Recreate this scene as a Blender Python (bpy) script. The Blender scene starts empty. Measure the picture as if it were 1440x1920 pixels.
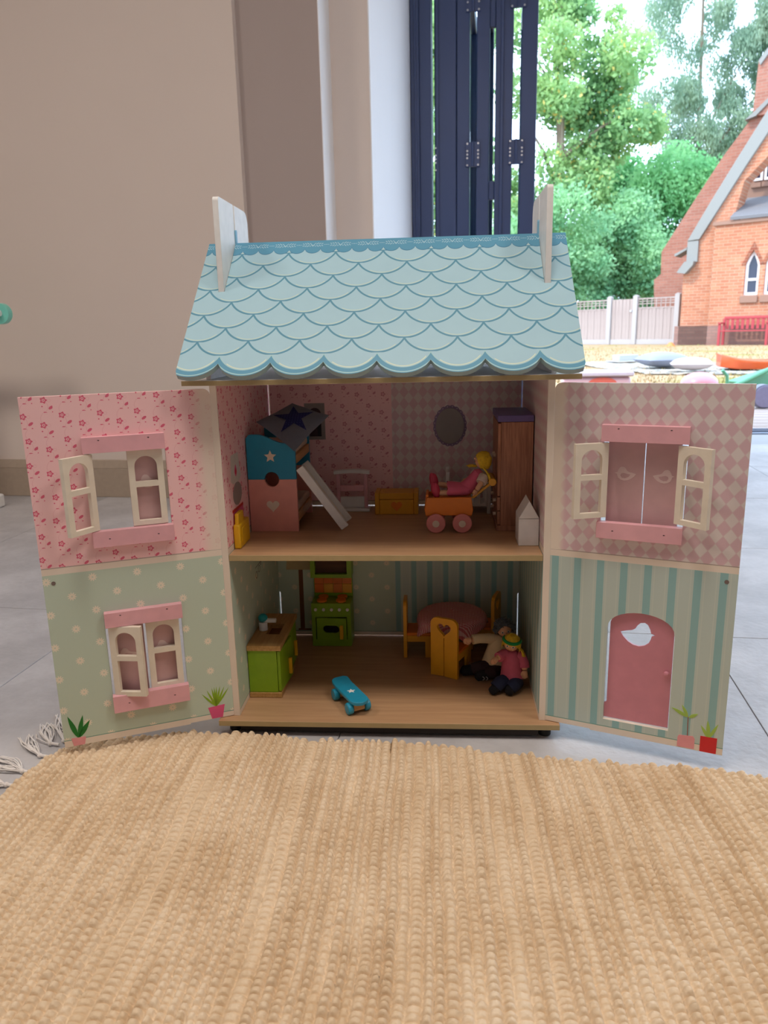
import bpy, bmesh, math, random
import numpy as np
from mathutils import Vector, Matrix
from mathutils.geometry import tessellate_polygon

PI = math.pi
SC = bpy.context.scene
COL = SC.collection
random.seed(7)

# ------------------------------------------------------------------ camera
CAM = dict(f=1405.13, pitch=-0.23765, roll=-0.02335, yaw=-0.07781, pos=(0.0782, -0.9736, 0.566))
def make_camera():
    f, pi_, ro, ya = CAM['f'], CAM['pitch'], CAM['roll'], CAM['yaw']
    F = Vector((math.sin(ya)*math.cos(pi_), math.cos(ya)*math.cos(pi_), math.sin(pi_)))
    R = F.cross(Vector((0, 0, 1))).normalized(); U = R.cross(F)
    R2 = R*math.cos(ro) + U*math.sin(ro); U2 = -R*math.sin(ro) + U*math.cos(ro)
    cd = bpy.data.cameras.new('camera'); co = bpy.data.objects.new('camera', cd); COL.objects.link(co)
    co.matrix_world = Matrix(((R2.x, U2.x, -F.x, CAM['pos'][0]), (R2.y, U2.y, -F.y, CAM['pos'][1]),
                              (R2.z, U2.z, -F.z, CAM['pos'][2]), (0, 0, 0, 1)))
    cd.sensor_fit = 'VERTICAL'; cd.sensor_height = 36.0; cd.lens = f*36.0/1920.0
    cd.clip_start = 0.02; cd.clip_end = 300
    cd.dof.use_dof = True; cd.dof.focus_distance = 1.0; cd.dof.aperture_fstop = 11.0
    SC.camera = co
make_camera()

# ------------------------------------------------------------------ light
SC.view_settings.view_transform = 'Standard'; SC.view_settings.look = 'None'
SC.view_settings.gamma = 1.0; SC.view_settings.use_curve_mapping = False
SC.view_settings.exposure = 0.12
w = bpy.data.worlds.new('sky'); SC.world = w; w.use_nodes = True
bgn = w.node_tree.nodes['Background']
bgn.inputs[0].default_value = (0.60, 0.77, 1.0, 1); bgn.inputs[1].default_value = 4.6
sd = bpy.data.lights.new('sun', 'SUN'); sd.energy = 3.0; sd.color = (1.0, 0.90, 0.74); sd.angle = math.radians(3)
so = bpy.data.objects.new('sun', sd); COL.objects.link(so)
so.rotation_euler = Vector((-0.75, -0.35, 0.85)).to_track_quat('Z', 'Y').to_euler()
FILL_POWER = 17.0                     # watts of every fill panel added above the room
FILL_COLOR = (1.0, 0.90, 0.81)

# ------------------------------------------------------------------ small helpers
def lin(c):
    return tuple(((v/255.0)/12.92 if v/255.0 <= 0.04045 else ((v/255.0+0.055)/1.055)**2.4) for v in c)

class NB:                                            # builds math nodes out of python expressions
    def __init__(s, nt): s.nt = nt; s.n = nt.nodes; s.l = nt.links
    def put(s, v, sock):
        if isinstance(v, X): s.l.new(v.s, sock)
        else: sock.default_value = v
    def m(s, op, a, b=None, c=None):
        nd = s.n.new('ShaderNodeMath'); nd.operation = op
        for i, v in enumerate((a, b, c)):
            if v is not None: s.put(v, nd.inputs[i])
        return X(s, nd.outputs[0])
    def mn(s, a, b): return s.m('MINIMUM', a, b)
    def mx(s, a, b): return s.m('MAXIMUM', a, b)
    def fl(s, a): return s.m('FLOOR', a)
    def fr(s, a): return s.m('FRACT', a)
    def ab(s, a): return s.m('ABSOLUTE', a)
    def sq(s, a): return s.m('SQRT', s.mx(a, 0.0))
    def sin(s, a): return s.m('SINE', a)
    def atan2(s, a, b): return s.m('ARCTAN2', a, b)
    def gt(s, a, b): return s.m('GREATER_THAN', a, b)
    def lt(s, a, b): return s.m('LESS_THAN', a, b)
    def mod(s, a, b): return s.m('FLOORED_MODULO', a, b)
    def hyp(s, a, b): return s.sq(a*a + b*b)
    def ss(s, v, lo, hi):
        nd = s.n.new('ShaderNodeMapRange'); nd.interpolation_type = 'SMOOTHSTEP'
        s.put(v, nd.inputs[0]); nd.inputs[1].default_value = lo; nd.inputs[2].default_value = hi
        nd.inputs[3].default_value = 0; nd.inputs[4].default_value = 1
        return X(s, nd.outputs[0])
    def mix(s, f, A, B):
        nd = s.n.new('ShaderNodeMix'); nd.data_type = 'RGBA'
        s.put(f, nd.inputs[0])
        for v, k in ((A, 6), (B, 7)):
            if isinstance(v, X): s.l.new(v.s, nd.inputs[k])
            else: nd.inputs[k].default_value = (*lin(v), 1)
        return X(s, nd.outputs[2])
    def noise(s, scale, detail=3, vec=None, rough=0.5):
        nd = s.n.new('ShaderNodeTexNoise'); nd.inputs['Scale'].default_value = scale
        nd.inputs['Detail'].default_value = detail; nd.inputs['Roughness'].default_value = rough
        if vec is not None: s.l.new(vec.s, nd.inputs['Vector'])
        else: s.l.new(s.obj.s, nd.inputs['Vector'])
        return X(s, nd.outputs[0])
    def vec(s, a, b, c):
        nd = s.n.new('ShaderNodeCombineXYZ')
        for i, v in enumerate((a, b, c)): s.put(v, nd.inputs[i])
        return X(s, nd.outputs[0])
    def setup(s):
        tc = s.n.new('ShaderNodeTexCoord'); s.obj = X(s, tc.outputs['Object'])
        sp = s.n.new('ShaderNodeSeparateXYZ'); s.l.new(tc.outputs['Object'], sp.inputs[0])
        s.x, s.y, s.z = (X(s, sp.outputs[i]) for i in range(3))

class X:
    def __init__(s, b, sock): s.b = b; s.s = sock
    def __add__(s, o): return s.b.m('ADD', s, o)
    __radd__ = __add__
    def __sub__(s, o): return s.b.m('SUBTRACT', s, o)
    def __rsub__(s, o): return s.b.m('SUBTRACT', o, s)
    def __mul__(s, o): return s.b.m('MULTIPLY', s, o)
    __rmul__ = __mul__
    def __truediv__(s, o): return s.b.m('DIVIDE', s, o)

MATS = {}
def material(name, fn, rough=0.5, spec=0.5, metal=0.0, alpha=None, trans=0.0, emit=None):
    """fn(b) -> colour tuple / colour X / dict(color=, bump=(height, distance), rough=)"""
    if name in MATS: return MATS[name]
    m = bpy.data.materials.new(name); m.use_nodes = True
    nt = m.node_tree; b = NB(nt); p = nt.nodes['Principled BSDF']
    b.setup()
    r = fn(b) if callable(fn) else fn
    if not isinstance(r, dict): r = dict(color=r)
    c = r['color']
    if isinstance(c, X): nt.links.new(c.s, p.inputs['Base Color'])
    else: p.inputs['Base Color'].default_value = (*lin(c), 1)
    p.inputs['Roughness'].default_value = rough
    if 'rough' in r: b.put(r['rough'], p.inputs['Roughness'])
    p.inputs['Specular IOR Level'].default_value = spec; p.inputs['Metallic'].default_value = metal
    if trans: p.inputs['Transmission Weight'].default_value = trans
    if emit: p.inputs['Emission Color'].default_value = (*emit[0], 1); p.inputs['Emission Strength'].default_value = emit[1]
    if 'bump' in r:
        bn = nt.nodes.new('ShaderNodeBump'); bn.inputs['Distance'].default_value = r['bump'][1]
        bn.inputs['Strength'].default_value = 1.0
        nt.links.new(r['bump'][0].s, bn.inputs['Height']); nt.links.new(bn.outputs[0], p.inputs['Normal'])
    MATS[name] = m
    return m

def paint(name, rgb, rough=0.45, var=0.06, scale=60):          # painted surface, faintly mottled
    lo = tuple(max(0, v*(1-var)) for v in rgb); hi = tuple(min(255, v*(1+var*0.5)) for v in rgb)
    return material(name, lambda b: dict(color=b.mix(b.noise(scale, 2), lo, hi), bump=(b.noise(scale*8, 2), 0.00004)), rough)

def woodmat(name, a, c, axis=0, rough=0.5, dens=160):
    def fn(b):
        k = [dens, dens, dens]; k[axis] = dens*0.06
        v = b.vec(b.x*k[0], b.y*k[1], b.z*k[2])
        n = b.noise(1.0, 4, v, 0.6)
        return dict(color=b.mix(b.ss(n, 0.3, 0.7), a, c), bump=(n, 0.00008))
    return material(name, fn, rough)

class MB:                                             # collects shapes, links them as ONE mesh object
    def __init__(s): s.v = []; s.f = []; s.mi = []; s.T = None
    def add(s, vs, fs, mi=0):
        o = len(s.v)
        if s.T is not None: vs = [tuple(s.T @ Vector(p)) for p in vs]
        s.v += [tuple(p) for p in vs]; s.f += [tuple(i+o for i in f) for f in fs]; s.mi += [mi]*len(fs)
        return s
    def box(s, x0, x1, y0, y1, z0, z1, mi=0):
        vs = [(x, y, z) for z in (z0, z1) for y in (y0, y1) for x in (x0, x1)]
        return s.add(vs, [(0, 2, 3, 1), (4, 5, 7, 6), (0, 1, 5, 4), (2, 6, 7, 3), (0, 4, 6, 2), (1, 3, 7, 5)], mi)
    def prism(s, poly, plane, d0, d1, holes=(), mi=0):
        mk = {'xz': lambda u, v, d: (u, d, v), 'yz': lambda u, v, d: (d, u, v), 'xy': lambda u, v, d: (u, v, d)}[plane]
        loops = [list(poly)] + [list(h) for h in holes]
        flat = [p for l in loops for p in l]
        tris = tessellate_polygon([[Vector((p[0], p[1], 0)) for p in l] for l in loops])
        n = len(flat); vs = [mk(p[0], p[1], d0) for p in flat] + [mk(p[0], p[1], d1) for p in flat]
        fs = [tuple(t) for t in tris] + [tuple(i+n for i in reversed(t)) for t in tris]
        if not holes and len(poly) <= 24 and convex(poly):
            fs = [tuple(range(n)), tuple(reversed(range(n, 2*n)))]
        o = 0
        for l in loops:
            k = len(l)
            for i in range(k):
                j = (i+1) % k
                fs.append((o+i, o+j, o+j+n, o+i+n))
            o += k
        return s.add(vs, fs, mi)
    def tube(s, pts, r, n=10, mi=0, cap=True):
        pts = [Vector(p) for p in pts]
        if not isinstance(r, (list, tuple)): r = [r]*len(pts)
        vs = []; fs = []; ref = None
        for i, p in enumerate(pts):
            t = (pts[min(i+1, len(pts)-1)] - pts[max(i-1, 0)]).normalized()
            if ref is None: ref = t.orthogonal().normalized()
            ref = (ref - t*ref.dot(t))
            ref = ref.normalized() if ref.length > 1e-6 else t.orthogonal().normalized()
            u = t.cross(ref)
            for k in range(n):
                a = 2*PI*k/n; vs.append(p + (ref*math.cos(a) + u*math.sin(a))*r[i])
        for i in range(len(pts)-1):
            for k in range(n):
                k2 = (k+1) % n; fs.append((i*n+k, i*n+k2, (i+1)*n+k2, (i+1)*n+k))
        if cap: fs += [tuple(reversed(range(n))), tuple(range((len(pts)-1)*n, len(pts)*n))]
        return s.add(vs, fs, mi)
    def cyl(s, p0, p1, r, n=20, mi=0): return s.tube([p0, p1], r, n, mi)
    def ball(s, c, r, nu=16, nv=10, mi=0):
        if not isinstance(r, (list, tuple)): r = (r, r, r)
        vs = [(c[0], c[1], c[2]-r[2])]; fs = []
        for j in range(1, nv):
            ph = -PI/2 + PI*j/nv
            for i in range(nu):
                a = 2*PI*i/nu
                vs.append((c[0]+r[0]*math.cos(ph)*math.cos(a), c[1]+r[1]*math.cos(ph)*math.sin(a), c[2]+r[2]*math.sin(ph)))
        vs.append((c[0], c[1], c[2]+r[2])); top = len(vs)-1
        for i in range(nu):
            i2 = (i+1) % nu
            fs.append((0, 1+i2, 1+i)); fs.append((top, top-nu+i, top-nu+i2))
            for j in range(nv-2): fs.append((1+j*nu+i, 1+j*nu+i2, 1+(j+1)*nu+i2, 1+(j+1)*nu+i))
        return s.add(vs, fs, mi)
    def build(s, name, mats, parent=None, bevel=None, smooth=True, loc=None, rot=None, seg=2, recalc=True, kind=None):
        me = bpy.data.meshes.new(name); me.from_pydata(s.v, [], s.f)
        if not isinstance(mats, (list, tuple)): mats = [mats]
        for m in mats: me.materials.append(m)
        me.polygons.foreach_set('material_index', s.mi)
        if recalc:
            bm = bmesh.new(); bm.from_mesh(me); bmesh.ops.recalc_face_normals(bm, faces=bm.faces); bm.to_mesh(me); bm.free()
        if smooth:
            me.polygons.foreach_set('use_smooth', [True]*len(me.polygons))
            me.set_sharp_from_angle(angle=math.radians(38))
        me.update()
        o = bpy.data.objects.new(name, me); COL.objects.link(o)
        if parent: o.parent = parent
        if loc: o.location = loc
        if rot: o.rotation_euler = rot
        if bevel:
            md = o.modifiers.new('bevel', 'BEVEL'); md.width = bevel; md.segments = seg
            md.limit_method = 'ANGLE'; md.angle_limit = math.radians(40); md.use_clamp_overlap = True
        if kind: o['kind'] = kind
        return o

def convex(poly):
    sg = 0
    for i in range(len(poly)):
        a, b, c = poly[i], poly[(i+1) % len(poly)], poly[(i+2) % len(poly)]
        k = (b[0]-a[0])*(c[1]-b[1]) - (b[1]-a[1])*(c[0]-b[0])
        if abs(k) < 1e-12: continue
        if sg and (k > 0) != (sg > 0): return False
        sg = k
    return True

def tag(o, label=None, cat=None, group=None, kind=None):
    if label: o['label'] = label
    if cat: o['category'] = cat
    if group: o['group'] = group
    if kind: o['kind'] = kind
    return o
def thing(name, label, cat, loc=(0, 0, 0), rz=0.0, group=None, kind=None):
    o = bpy.data.objects.new(name, None); COL.objects.link(o)
    o.empty_display_size = 0.02; o.location = loc; o.rotation_euler = (0, 0, rz)
    return tag(o, label, cat, group, kind)
def copy_tree(o, parent=None):
    c = o.copy(); COL.objects.link(c)
    if parent: c.parent = parent
    for ch in list(o.children): copy_tree(ch, c)
    return c
def arc(cx, cy, r, a0, a1, n, ry=None):
    ry = r if ry is None else ry
    return [(cx + r*math.cos(math.radians(a0+(a1-a0)*i/n)), cy + ry*math.sin(math.radians(a0+(a1-a0)*i/n))) for i in range(n+1)]
def rrect(x0, x1, y0, y1, r, n=4):
    return (arc(x1-r, y0+r, r, -90, 0, n) + arc(x1-r, y1-r, r, 0, 90, n) + arc(x0+r, y1-r, r, 90, 180, n) + arc(x0+r, y0+r, r, 180, 270, n))
def star_pts(cx, cy, R, r=None, a0=90):
    r = r or R*0.42
    return [(cx + (R if i % 2 == 0 else r)*math.cos(math.radians(a0+36*i)), cy + (R if i % 2 == 0 else r)*math.sin(math.radians(a0+36*i))) for i in range(10)]
def heart_pts(cx, cy, h, n=20):
    out = []
    for i in range(n):
        t = 2*PI*i/n
        x = 16*math.sin(t)**3; y = 13*math.cos(t)-5*math.cos(2*t)-2*math.cos(3*t)-math.cos(4*t)
        out.append((cx + x*h/29, cy + (y+2.5)*h/29))
    return out
def leaf_pts(p, q, wd, n=6):                         # pointed leaf from p to q, widest past its middle
    p, q = Vector(p), Vector(q); d = q-p; nn = Vector((-d.y, d.x)).normalized()
    L = [p + d*(i/n) + nn*wd*math.sin(PI*(i/n)**0.85) for i in range(n+1)]
    Rr = [p + d*(i/n) - nn*wd*math.sin(PI*(i/n)**0.85) for i in range(n-1, 0, -1)]
    return [(v.x, v.y) for v in L+Rr]
BIRD = [(1.0, .53), (.87, .60), (.845, .74), (.77, .93), (.68, 1.0), (.56, .97), (.48, .86), (.42, .72), (.33, .64), (.2, .60), (0, .52),
        (.08, .34), (.22, .16), (.38, .04), (.55, 0), (.70, .05), (.82, .18), (.87, .34), (.89, .47)]
def bird(u0, u1, z0, z1): return [(u0 + (u1-u0)*p[0], z0 + (z1-z0)*p[1]) for p in BIRD]

# ------------------------------------------------------------------ room frame: a along the wall, b away from us
RO = Vector((-0.55, 1.57, 0)); E1 = Vector((0.996, -0.0892, 0)); E2 = Vector((0.0892, 0.996, 0))
RZ = math.atan2(E1.y, E1.x)
def struct(name, mb, mat, bevel=None, room=True):
    o = mb.build(name, mat, bevel=bevel)
    if room: o.location = RO; o.rotation_euler = (0, 0, RZ)
    o['kind'] = 'structure'
    return o

plaster = material('wall_plaster', lambda b: dict(color=b.mix(b.noise(3, 3), (224, 209, 199), (228, 213, 203)), bump=(b.noise(300, 2), 0.0001)), 0.8)
plaster_w = material('white_plaster', lambda b: dict(color=b.mix(b.noise(3, 3), (246, 245, 246), (250, 249, 250)), bump=(b.noise(300, 2), 0.0001)), 0.7)
skirt_m = paint('skirting_paint', (178, 160, 142), 0.5)
ceil_m = material('ceiling_paint', (235, 232, 228), 0.9)
def tile_fn(b):
    n = b.noise(3.0, 6, None, 0.65); n2 = b.noise(90, 3)
    c = b.mix(b.ss(n, 0.35, 0.68), (166, 164, 166), (198, 196, 198))
    return dict(color=c, bump=(n2*0.7 + n*0.4, 0.0014), rough=b.ss(n2, 0.0, 1.0)*0.16 + 0.36)
tile_m = material('grey_stone_tile', tile_fn, 0.42, 0.5)
grout_m = material('grout', (178, 177, 178), 0.9)

A1, A2 = 0.2598, 0.388
def build_room():
    fl = struct('floor', MB().box(-2.8, 5.6, -4.6, 1.66, -0.12, -0.003), grout_m)
    mb = MB().box(-0.2991, 0.2991, -0.2991, 0.2991, -0.012, 0.0)
    t0 = mb.build('tile', tile_m, fl, bevel=0.0006)
    first = True
    for i in range(-6, 10):
        for j in range(-6, 5):
            a, b_ = 0.62-0.3+0.6*i, -1.10+0.3+0.6*j
            if a < -2.75 or a > 5.5 or b_ < -4.5 or b_ > 1.5: continue
            o = t0 if first else t0.copy()
            if not first: COL.objects.link(o); o.parent = fl
            first = False
            o.location = (a, b_, 0); o.rotation_euler = (0, 0, (i*7+j*3) % 4*PI/2)
    struct('ceiling', MB().box(-2.95, 5.75, -4.75, 1.9, 2.6, 2.75), ceil_m)
    struct('wall_left', MB().box(-2.8, 0.0, 0.0, 0.6, 0, 2.6), plaster)
    shaded_m = material('shaded_plaster', lambda b: dict(color=b.mix(b.noise(3, 3), (178, 162, 156), (182, 167, 161)), bump=(b.noise(300, 2), 0.0001)), 0.8)  # darker plaster, so the shade on this wall is put into its colour
    struct('wall_corner', MB().box(0.0, A1, 0.03, 0.60, 0, 2.6), shaded_m)
    struct('wall_back', MB().prism([(-0.3, 0.6), (A1, 0.6), (A1, 0.18), (A2, 0.18), (0.3625, 1.45), (0.3625, 1.62), (-0.3, 1.62)], 'xy', 0, 2.6), plaster)
    # white reveals lining the two steps of the wall
    struct('trim_1', MB().box(A1, A1+0.003, 0.031, 0.18, 0, 2.6), plaster_w)
    struct('trim_2', MB().prism([(A2, 0.181), (0.3615, 1.45), (0.3655, 1.45), (A2+0.004, 0.181)], 'xy', 0, 2.6), plaster_w)
    struct('wall_side', MB().box(-2.95, -2.8, -4.6, 0.6, 0, 2.6), plaster)
    struct('wall_right', MB().box(5.6, 5.75, -4.6, 1.62, 0, 2.6), plaster)
    struct('wall_rear', MB().box(-2.95, 5.75, -4.75, -4.6, 0, 2.6), paint('bounce_cut_paint', (146, 140, 138), 0.8))  # unseen wall, darkened to cut the light bounced into the dollhouse
    struct('wall_lintel', MB().box(0.36, 5.6, 1.40, 1.62, 2.35, 2.6), plaster)
    struct('wall_pier', MB().box(5.3, 5.6, 1.40, 1.62, 0, 2.35), plaster)
    sk = MB().box(-2.8, 0.0, -0.016, 0.0, 0, 0.105)
    sk.prism([(-0.016, 0.105), (0, 0.105), (0, 0.135), (-0.008, 0.135)], 'yz', -2.8, 0.0)
    struct('baseboard_left', sk, skirt_m, bevel=0.002)
    # threshold of the folding door
    tm = material('threshold_metal', (150, 160, 178), 0.35, metal=0.6)
    struct('trim_3', MB().box(0.36, 5.3, 1.66, 1.845, -0.05, 0.004).box(0.36, 5.3, 1.71, 1.725, 0.004, 0.012).box(0.36, 5.3, 1.78, 1.795, 0.004, 0.012), tm, bevel=0.001)
build_room()

def fill_panel(a, b_, n):  # unseen panel added as warm fill from above
    p = RO + E1*a + E2*b_
    t = thing('fill_panel', '', 'fill light', (p.x, p.y, 2.6), RZ, 'fill panels added on the ceiling')
    t['label'] = 'added square fill light panel with a white frame'
    t['label'] += ', ' + ('left of the dollhouse in front', 'nearest above the rug', 'right in front of the door', 'at the rear left', 'at the rear right')[n]
    MB().prism(rrect(-0.32, 0.32, -0.32, 0.32, 0.02), 'xy', -0.03, 0, [rrect(-0.29, 0.29, -0.29, 0.29, 0.01)]).build('frame', plaster_w, t)
    dm = material('fill_diffuser', (250, 245, 238), 0.6, emit=((1.0, 0.86, 0.72), 2.0))
    MB().box(-0.29, 0.29, -0.29, 0.29, -0.012, -0.002).build('diffuser', dm, t)
    ld = bpy.data.lights.new('fill_lamp', 'AREA'); ld.shape = 'SQUARE'; ld.size = 0.56
    ld.energy = FILL_POWER; ld.color = FILL_COLOR
    lo = bpy.data.objects.new('fill_light', ld); COL.objects.link(lo); lo.parent = t; lo.location = (0, 0, -0.034)
for k, (a, b_) in enumerate([(-1.0, -2.2), (0.7, -2.2), (2.3, -2.2)]): fill_panel(a, b_, k)

# ------------------------------------------------------------------ printed papers of the dollhouse
A_IN, T_W, D_H = 0.215, 0.009, 0.298
Z0, Z1, Z2 = 0.0247, 0.2687, 0.502
CREAM = (236, 222, 206)

def floral(b, u, z, u0=0.0247, z0=0.4922, sg=1.0):
    s, p = 0.0222, 0.0305
    k = b.fl((u - u0)/s + 0.5); par = b.mod(k, 2.0)
    q = (z - z0 - par*0.0115)/p + 0.5
    row = b.fl(q); wig = (b.mod(row, 2.0) - 0.5)*0.003
    lx = (u - u0 - k*s - wig)*sg; lz = (b.fr(q) - 0.5)*p
    def ell(cx, cz, ra, rb, ang):
        ca, sa = math.cos(ang), math.sin(ang)
        dx, dz = lx - cx, lz - cz
        U = (dx*ca + dz*sa)/ra; V = (dz*ca - dx*sa)/rb
        return b.lt(U*U + V*V, 1.0)
    r = b.hyp(lx, lz); th = b.atan2(lz, lx)
    flower = b.lt(r, 0.0036 + 0.0007*b.sin(th*5.0 + 1.57))
    eye = b.lt(r, 0.0017); dot = b.lt(r, 0.0008)
    fl = b.mx(flower - eye, dot)
    m = b.mx(fl, b.mx(ell(0.0078, -0.0092, 0.0033, 0.0017, 0.6), ell(0.0016, -0.0162, 0.0032, 0.0017, -0.5)))
    m = b.mx(m, b.mx(b.lt(b.hyp(lx+0.0022, lz+0.0075), 0.0009), b.lt(b.hyp(lx-0.0092, lz+0.0148), 0.0009)))
    stem = b.lt(b.ab(lx - 0.0035*b.sin(lz*(-2*PI/p)) - 0.001), 0.00026)
    ring = b.lt(b.ab(b.hyp(lx-0.0062, lz-0.0125+0.007+0.006) - 0.0018), 0.0002)
    return m, b.mx(stem, ring)*0.55
PINK, HOTP, STEMP = (250, 203, 204), (226, 102, 130), (230, 158, 166)
def floral_col(b, u, z, hot=HOTP, sg=1.0):
    m, st = floral(b, u, z, sg=sg)
    return b.mix(m, b.mix(st, PINK, STEMP), hot)
def diamond_col(b, u, z, u0=0.0173, z0=0.4848):
    px, pz = 0.0159, 0.0200
    a = (u-u0)/px + (z-z0)/pz; c = (u-u0)/px - (z-z0)/pz
    par = b.mod(b.fl(a+0.5) + b.fl(c+0.5), 2.0)
    edge = b.mn(b.mn(b.fr(a+0.5), 1.0-b.fr(a+0.5)), b.mn(b.fr(c+0.5), 1.0-b.fr(c+0.5)))
    c0 = b.mix(par, (218, 184, 190), (226, 214, 210))
    return b.mix(b.ss(edge, 0.02, 0.05), (220, 196, 196), c0)
def daisy_mask(b, u, z, u0=0.0569, z0=0.2600):
    def lattice(uo, zo):
        lx = (b.fr((u-uo)/0.056+0.5)-0.5)*0.056; lz = (b.fr((z-zo)/0.0455+0.5)-0.5)*0.0455
        r = b.hyp(lx, lz); th = b.atan2(lz, lx)
        pet = b.lt(r, 0.0046 + 0.0012*b.sin(th*10.0)) - b.lt(r, 0.0011)*0.8
        return pet, b.lt(r, 0.0006)
    p1, e1 = lattice(u0, z0); p2, e2 = lattice(u0+0.0276, z0-0.0231)
    return b.mx(p1, p2)
def daisy_col(b, u, z, **k): return b.mix(daisy_mask(b, u, z, **k), (194, 210, 192), (238, 228, 208))
def stripe_col(b, u, z, u0=0.0026, p=0.02945):
    f = b.fr((u-u0)/p)
    c = b.mix(b.lt(f, 0.31), (192, 206, 198), (146, 188, 188))
    thin = b.mx(b.lt(b.ab(f-0.42), 0.018), b.lt(b.ab(f-0.88), 0.018))
    return b.mix(thin*0.5, c, (210, 216, 204))
def banded(b, z, upper, lower, lo_edge=0.0335):
    c = b.mix(b.gt(z, 0.2735), lower, upper)
    band = b.mn(b.gt(z, 0.2688), b.lt(z, 0.2775))
    c = b.mix(band, c, CREAM)
    c = b.mix(b.lt(b.ab(z-0.2778), 0.0006), c, (178, 160, 150))
    c = b.mix(b.lt(z, lo_edge), c, CREAM)
    return b.mix(b.lt(b.ab(z-lo_edge), 0.0006), c, (120, 164, 150))
def panel_left_fn(b):
    c = banded(b, b.z, floral_col(b, b.x, b.z, sg=-1.0), daisy_col(b, b.x, b.z))
    c = b.mix((1.0 - b.ss(b.x, 0.008, 0.03))*b.gt(b.z, 0.2775)*0.85, c, CREAM)
    return dict(color=c, bump=(b.noise(500, 2), 0.00003))
def panel_right_fn(b):
    c = banded(b, b.z, diamond_col(b, b.x, b.z), stripe_col(b, b.x, b.z))
    c = b.mix((1.0 - b.ss(b.x, 0.008, 0.02))*b.gt(b.z, 0.2775), c, CREAM)
    return dict(color=c, bump=(b.noise(500, 2), 0.00003))
def side_left_fn(b):
    c = banded(b, b.z, floral_col(b, b.y, b.z), daisy_col(b, b.y, b.z))
    return b.mix(b.lt(b.y, 0.0025), c, CREAM)
def side_right_fn(b):
    c = banded(b, b.z, diamond_col(b, b.y, b.z), stripe_col(b, b.y, b.z))
    return b.mix(b.lt(b.y, 0.0025), c, CREAM)
def back_fn(b):
    up = b.mix(b.gt(b.x, -0.004), floral_col(b, b.x, b.z, (212, 136, 146)), diamond_col(b, b.x, b.z))
    lo = b.mix(b.gt(b.x, -0.0045), daisy_col(b, b.x, b.z, u0=-0.0462, z0=0.1410), stripe_col(b, b.x, b.z, u0=-0.0031, p=0.0284))
    return banded(b, b.z, up, lo)

def roof_fn(b):
    x, v = b.x, b.z                                   # x along the ridge, z up the slope (local coordinates)
    P, H = 0.0670, 0.0250
    band_edge = 0.2395 - 0.0112*b.sq(1.0 - b.m('POWER', (b.fr((x+0.2012)/0.02233)-0.5)*2.0, 2.0)) 
    j = b.m('CEIL', (v - 0.0288)/H)                   # row whose cusps lie at or above v
    V = 0.0288 + j*H
    par = b.mod(j, 2.0)
    t = (b.fr((x + 0.2012 + par*P*0.5)/P) - 0.5)*(P/0.0370)
    s = (V + 0.0180 - v)/0.0424
    g = b.hyp(t, s)
    base = b.mix(b.noise(40, 2), (164, 200, 214), (170, 206, 218))
    line = b.lt(b.ab(g - 1.0), 0.034)
    hl = b.lt(b.ab(g - 0.925), 0.012)*b.gt(t, -0.45)*b.lt(t, 0.62)*b.gt(s, 0.4)
    c = b.mix(line, base, (86, 146, 170))
    c = b.mix(hl*0.8, c, (216, 224, 196))
    # bottom row: broad dark border below the last scales
    t0 = (b.fr((x + 0.2012)/P) - 0.5)*(P/0.0370)
    g0 = b.hyp(t0, (0.0288 + 0.0180 - v)/0.0442)
    low = b.lt(v, 0.0288)
    cb = b.mix(b.gt(g0, 1.0), base, (92, 154, 182))
    cb = b.mix(b.lt(b.ab(g0-0.955), 0.016)*b.gt(t0, -0.6)*b.lt(t0, 0.75), cb, (220, 228, 202))
    cb = b.mix(b.mx(b.lt(b.ab(g0-1.0), 0.012), b.lt(b.ab(g0-1.175), 0.018)), cb, (168, 206, 206))
    c = b.mix(low, c, cb)
    # ridge border with pale sprigs
    band = b.gt(v, band_edge)
    tile = (b.fr((x+0.2)/0.0395) - 0.5)*0.0395
    at = b.ab(tile)
    vm = v - 0.2468
    sl = b.fr((at - b.ab(vm)*0.9)/0.0036)
    leaf = b.lt(sl, 0.42)*b.gt(b.ab(vm), 0.0008)*b.lt(b.ab(vm), 0.0046 - 0.0016*b.ab(at-0.008)/0.008)*b.gt(at, 0.0028)*b.lt(at, 0.0148)
    vee = b.lt(b.ab(b.ab(tile)-(vm+0.003)*0.6), 0.0008)*b.lt(at, 0.0026)*b.lt(b.ab(vm), 0.0036)
    dash = b.lt(b.ab(vm), 0.0006)*b.gt(at, 0.0155)*b.lt(b.fr(at/0.0021), 0.6)
    orn = b.mx(leaf, b.mx(vee, dash))
    bc = b.mix(orn*0.8, (86, 152, 182), (184, 214, 222))
    edge = b.lt(b.ab(v - band_edge), 0.0007)
    c = b.mix(band, c, bc)
    c = b.mix(edge, c, (58, 122, 156))
    return dict(color=c, bump=(b.noise(500, 2), 0.00003))

M_panelL = material('floral_and_daisy_paper', panel_left_fn, 0.5)
M_panelR = material('diamond_and_stripe_paper', panel_right_fn, 0.5)
M_sideL = material('left_side_paper', side_left_fn, 0.55)
M_sideR = material('right_side_paper', side_right_fn, 0.55)
M_back = material('back_paper', back_fn, 0.55)
M_roof = material('scale_print', roof_fn, 0.42)
M_mdf = paint('mdf_edge', (178, 156, 112), 0.6)
M_floor = woodmat('printed_wood_floor', (178, 138, 102), (192, 152, 114), 0, 0.42, 120)
M_cream = paint('cream_paint', (236, 226, 208), 0.45)
M_white = paint('white_paint', (240, 238, 235), 0.42)
M_pinkp = paint('pink_paint', (234, 176, 184), 0.4)
M_pinkd = paint('dusty_pink_paint', (208, 168, 168), 0.45)
M_rose = paint('rose_paint', (212, 140, 156), 0.42)
M_dark = material('dark_hole', (48, 36, 32), 0.9)
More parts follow.
